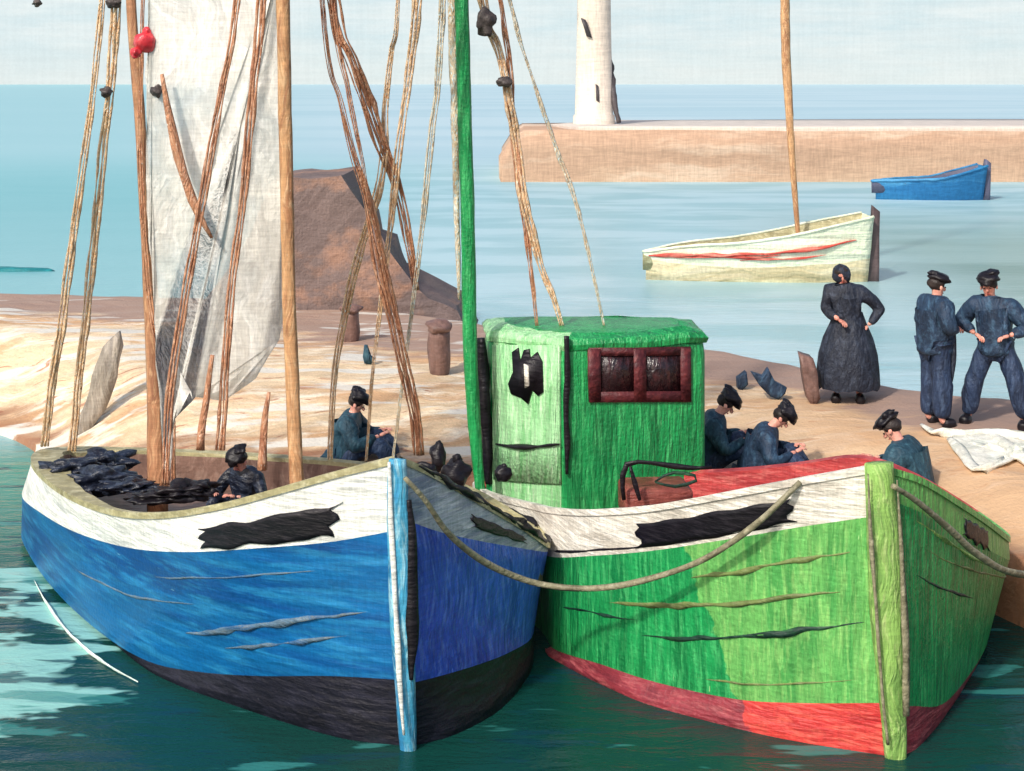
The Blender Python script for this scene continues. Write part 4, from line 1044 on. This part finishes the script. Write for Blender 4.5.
person('man in wide blue trousers standing with legs apart at the right edge', on_quay(996, 17.0), math.radians(150),
       stand({'elL': (-.36,.0,1.12), 'wrL': (-.18,.16,1.06), 'elR': (.40,.0,1.14), 'wrR': (.20,.14,1.05)}, lean=.06, legs=.27), 'navy', cap='peak', trousers='trouser', s=1.0, puff=1.42)
person('seated man in black cap and blue coat beside the bow of the green boat', on_quay(914, 15.0, -.16), math.radians(58),
       sit(wide, hunch=.02, lean=0), 'teal', cap='beret', s=1.04, puff=1.6, trousers='trouser')
person('seated man in a dark cap next to the wheelhouse, on its right', on_quay(704, 15.95, .0), math.radians(-95),
       sit(wide, hunch=.04), 'teal', cap='peak', s=.98, puff=1.4, trousers='trouser')
person('seated man leaning right in a black cap, second from the wheelhouse', on_quay(754, 15.7, -.05), math.radians(-100),
       sit(wide, hunch=.10), 'navy', cap='peak', s=.95, puff=1.5, trousers='trouser')
person('man in dark teal coat sitting behind the bow of the blue boat', on_quay(344, 16.8, -.10), math.radians(-95),
       sit(wide, hunch=-.04), 'teal', cap='peak', s=.95, puff=1.45, trousers='trouser')
# the crouched one in the blue boat
pb = W(250, 500, 13.9); pb.z = .72
person('crouched figure in black between the masts of the blue boat', pb, math.radians(150),
       sit(wide, hunch=.0), 'ink', cap='peak', s=.8, puff=1.1, trousers='ink')

# ------------------------------------------------------------------ gear on the boats and the quay
def heap(label, name, catn, parts, m, base):
    bm = join(*[blob(W(x, y, D), r, sd, .45, 4, 2.2) for x, y, D, r, sd in parts])
    for v in bm.verts: v.co += .012*noise.noise_vector(v.co*9)
    return tag(mesh_obj(name, bm, M[m], base=base), label, catn)
heap('black rumpled tarpaulin heaped in the stern of the blue boat', 'tarpaulin', 'tarpaulin',
     [(70,470,14.4,(.26,.22,.09),1),(100,480,14.0,(.30,.2,.10),2),(108,464,14.9,(.26,.2,.10),3),(130,486,13.7,(.22,.14,.05),4)], 'ink', W(100,500,14.2))
heap('long black roll of netting by the foot of the left mast', 'net_roll', 'net',
     [(158,497,12.9,(.22,.12,.05),5),(178,493,12.9,(.22,.12,.07),6),(198,488,13.0,(.15,.12,.06),7)], 'black', W(170,505,12.9))
def coil(label, px, py, D, r, n, name='rope_coil'):
    bm = bmesh.new(); c = W(px, py, D)
    for k in range(n):
        pts = [c+Vector((r*(1-.12*k)*math.cos(a*math.pi/6), r*.5*math.sin(a*math.pi/6), .035*k+.01*math.sin(a*2+k))) for a in range(13)]
        add_tube(bm, pts, .024, n=24, rag=.2)
    bmesh.ops.recalc_face_normals(bm, faces=bm.faces)
    tag(mesh_obj(name, bm, M['black'], base=c), label, 'rope coil')
def fender(label, px, py, D, rx, rz_, seed, m='black'):
    c = W(px, py, D)
    b = join(blob(c, (rx, rx, rz_), seed, .22, 3), blob(c+Vector((.01,0,rz_*.95)), (rx*.35, rx*.35, rx*.4), seed+4, .2, 2))
    tag(mesh_obj('fender', b, M[m], base=c), label, 'fender', 'black fenders on the decks')
fender('tall black fender standing behind the rail of the blue bow', 438, 458, 13.8, .075, .14, 1)
fender('round black fender, largest of those behind the rail of the blue bow', 456, 474, 13.4, .12, .14, 2)
fender('small black ball fender at the foot of the wheelhouse door', 503, 474, 14.0, .075, .075, 3)
coil('low black rope coil on the blue bow next to the fenders', 422, 476, 12.4, .12, 3)

def rope(label, pts, r, m='hawser'):
    tag(mesh_obj('mooring_rope', tube(pts, r, rag=.15, n=70), M[m], base=pts[0]), label, 'rope', 'mooring ropes')
rope('olive mooring rope slung from the blue bow across to the green boat', [W(*p) for p in ((405,478,10.62),(425,500,10.72),(450,535,10.95),(490,565,11.3),(540,584,11.5),(600,588,11.4),(660,576,11.25),(710,556,11.05),(755,525,10.85),(782,500,10.8),(800,482,10.84))], [.016,.022,.026,.024,.022,.025,.024,.024,.02])
q_end = on_quay(1100, 13.0)
rope('olive mooring rope running from the green bow to the quay', [W(893,486,10.55), W(915,500,10.72), W(945,525,11.0), W(980,556,11.35), W(1020,574,11.8), q_end], [.02,.026,.03,.03,.026])

# white net / cloth lying on the quay
def net():
    def gp(px, py): 
        D = 15.5
        for _ in range(12):
            x = (px-HX)*D/F; D = F*(CH-GZ(x, D))/(py-HY)
        return Vector(((px-HX)*D/F, D, GZ((px-HX)*D/F, D)+.04))
    def strip(pix, r): return tube([gp(x, y) for x, y in pix], r, rag=.3, flat=.4)
    bm = join(strip([(922,428),(936,436),(956,440),(985,437),(1012,441),(1040,448)], [.03,.06,.07,.05,.07,.08]),
              strip([(950,442),(962,456),(972,470),(985,474),(1004,464)], [.04,.07,.06,.07,.04]),
              strip([(990,436),(1002,446),(1018,458),(1035,470)], [.04,.08,.09,.08]),
              strip([(972,446),(990,452),(1006,456)], [.03,.06,.04]),
              strip([(1004,464),(1016,456),(1030,462)], [.04,.09,.05]))
    hp = [(952,440),(972,437),(992,436),(1012,441),(1034,448),(1036,466),(1018,462),(1002,468),(986,474),(970,470),(960,455)]
    sh_ = slab([gp(x, y)+Vector((0,0,.005)) for x, y in hp], .02, axis=(0,0,-1), cuts=3)
    for v in sh_.verts: v.co.z = max(GZ(v.co.x, v.co.y)+.008, v.co.z)+.03*abs(noise.noise(v.co*7))
    bm = join(bm, sh_)
    tag(mesh_obj('fishing_net', bm, M['cloth_white'], base=gp(985,455)), 'white crumpled fishing net spread on the quay at the right edge', 'net')
net()
# plank standing in the sand, left
pl = slab([W(x, y, 19.2) for x, y in ((118,330),(122,346),(116,380),(104,410),(84,440),(76,442),(82,412),(90,380),(104,346))], .08, cuts=2, rag=.05)
tag(mesh_obj('plank', pl, M['plank'], base=W(80,442,19.2)), 'grey weathered plank propped up on the sand at the left', 'plank')
def post(label, px, D, rx, h, seed, m='bollard', cap=1.2):
    p = on_quay(px, D); t = thing('bollard', p, label, 'bollard', 'bollards on the sand')
    bm = tube([p-Vector((0,0,.05)), p+Vector((0,0,h*.4)), p+Vector((0,0,h*.8))], [rx*.75, rx, rx*.9], rag=.1)
    mesh_obj('shaft', bm, M[m], t); mesh_obj('head', blob(p+Vector((0,0,h*.88)), (rx*cap, rx*cap, h*.14), seed, .15), M[m], t)
post('stout brown mooring bollard on the sand left of the green mast', 439, 20.0, .15, .72, 1)
post('small brown bollard below the rock', 351, 22.5, .14, .55, 2)
def scrap(name, label, catn, pix, D, m, th=.12):
    tag(mesh_obj(name, slab([W(x, y, D) for x, y in pix], th, cuts=2, rag=.03), M[m], base=W(pix[0][0], pix[0][1], D)), label, catn, 'rags on the quay' if catn == 'rag' else None)
def gpt(px, py):
    D = 18
    for _ in range(12):
        x = (px-HX)*D/F; D = F*(CH-GZ(x, D))/(py-HY)
    return D
scrap('boot', 'tiny dark sea boot left standing on the sand', 'boot', [(363,346),(366,346),(368,356),(374,360),(372,365),(364,365),(362,358)], gpt(368,365), 'teal', .12)
scrap('cloth_scrap', 'small dark pointed rag on the quay, nearer the wheelhouse', 'rag', [(737,377),(746,371),(747,384),(741,390),(737,388)], gpt(742,390), 'navy', .15)
scrap('cloth_scrap', 'larger dark blue rag with spread tips on the quay', 'rag', [(752,373),(764,377),(769,369),(776,382),(788,388),(786,394),(780,395),(779,400),(770,396),(760,386)], gpt(775,400), 'navy', .15)
sk_ = slab([W(x, y, 18.2) for x, y in ((800,352),(812,356),(818,378),(823,398),(817,407),(810,398),(804,376))], .18, cuts=2, rag=.05)
tag(mesh_obj('sack', sk_, M['bollard'], base=W(815,406,18.2)), 'slumped brown sack leaning next to the woman in the dark dress', 'sack')
# floating board, left; white foam lick beside the blue hull
fb = blob(W(12,271,38.2), (1.0,.35,.10), 3, .2, 3); tag(mesh_obj('floating_log', fb, M['teal_float'], base=W(12,273,38.2)), 'dark teal log afloat beyond the sand at the left edge', 'log')
fp = [G(x, y, .015) for x, y in ((34,580),(48,606),(66,630),(88,651),(112,668),(138,682))]
tag(mesh_obj('foam', tube(fp, [.004,.012,.022,.014,.02,.012,.004], rag=.5, flat=.4, n=50, freq=25), M['foam'], base=fp[0]), kind='stuff')
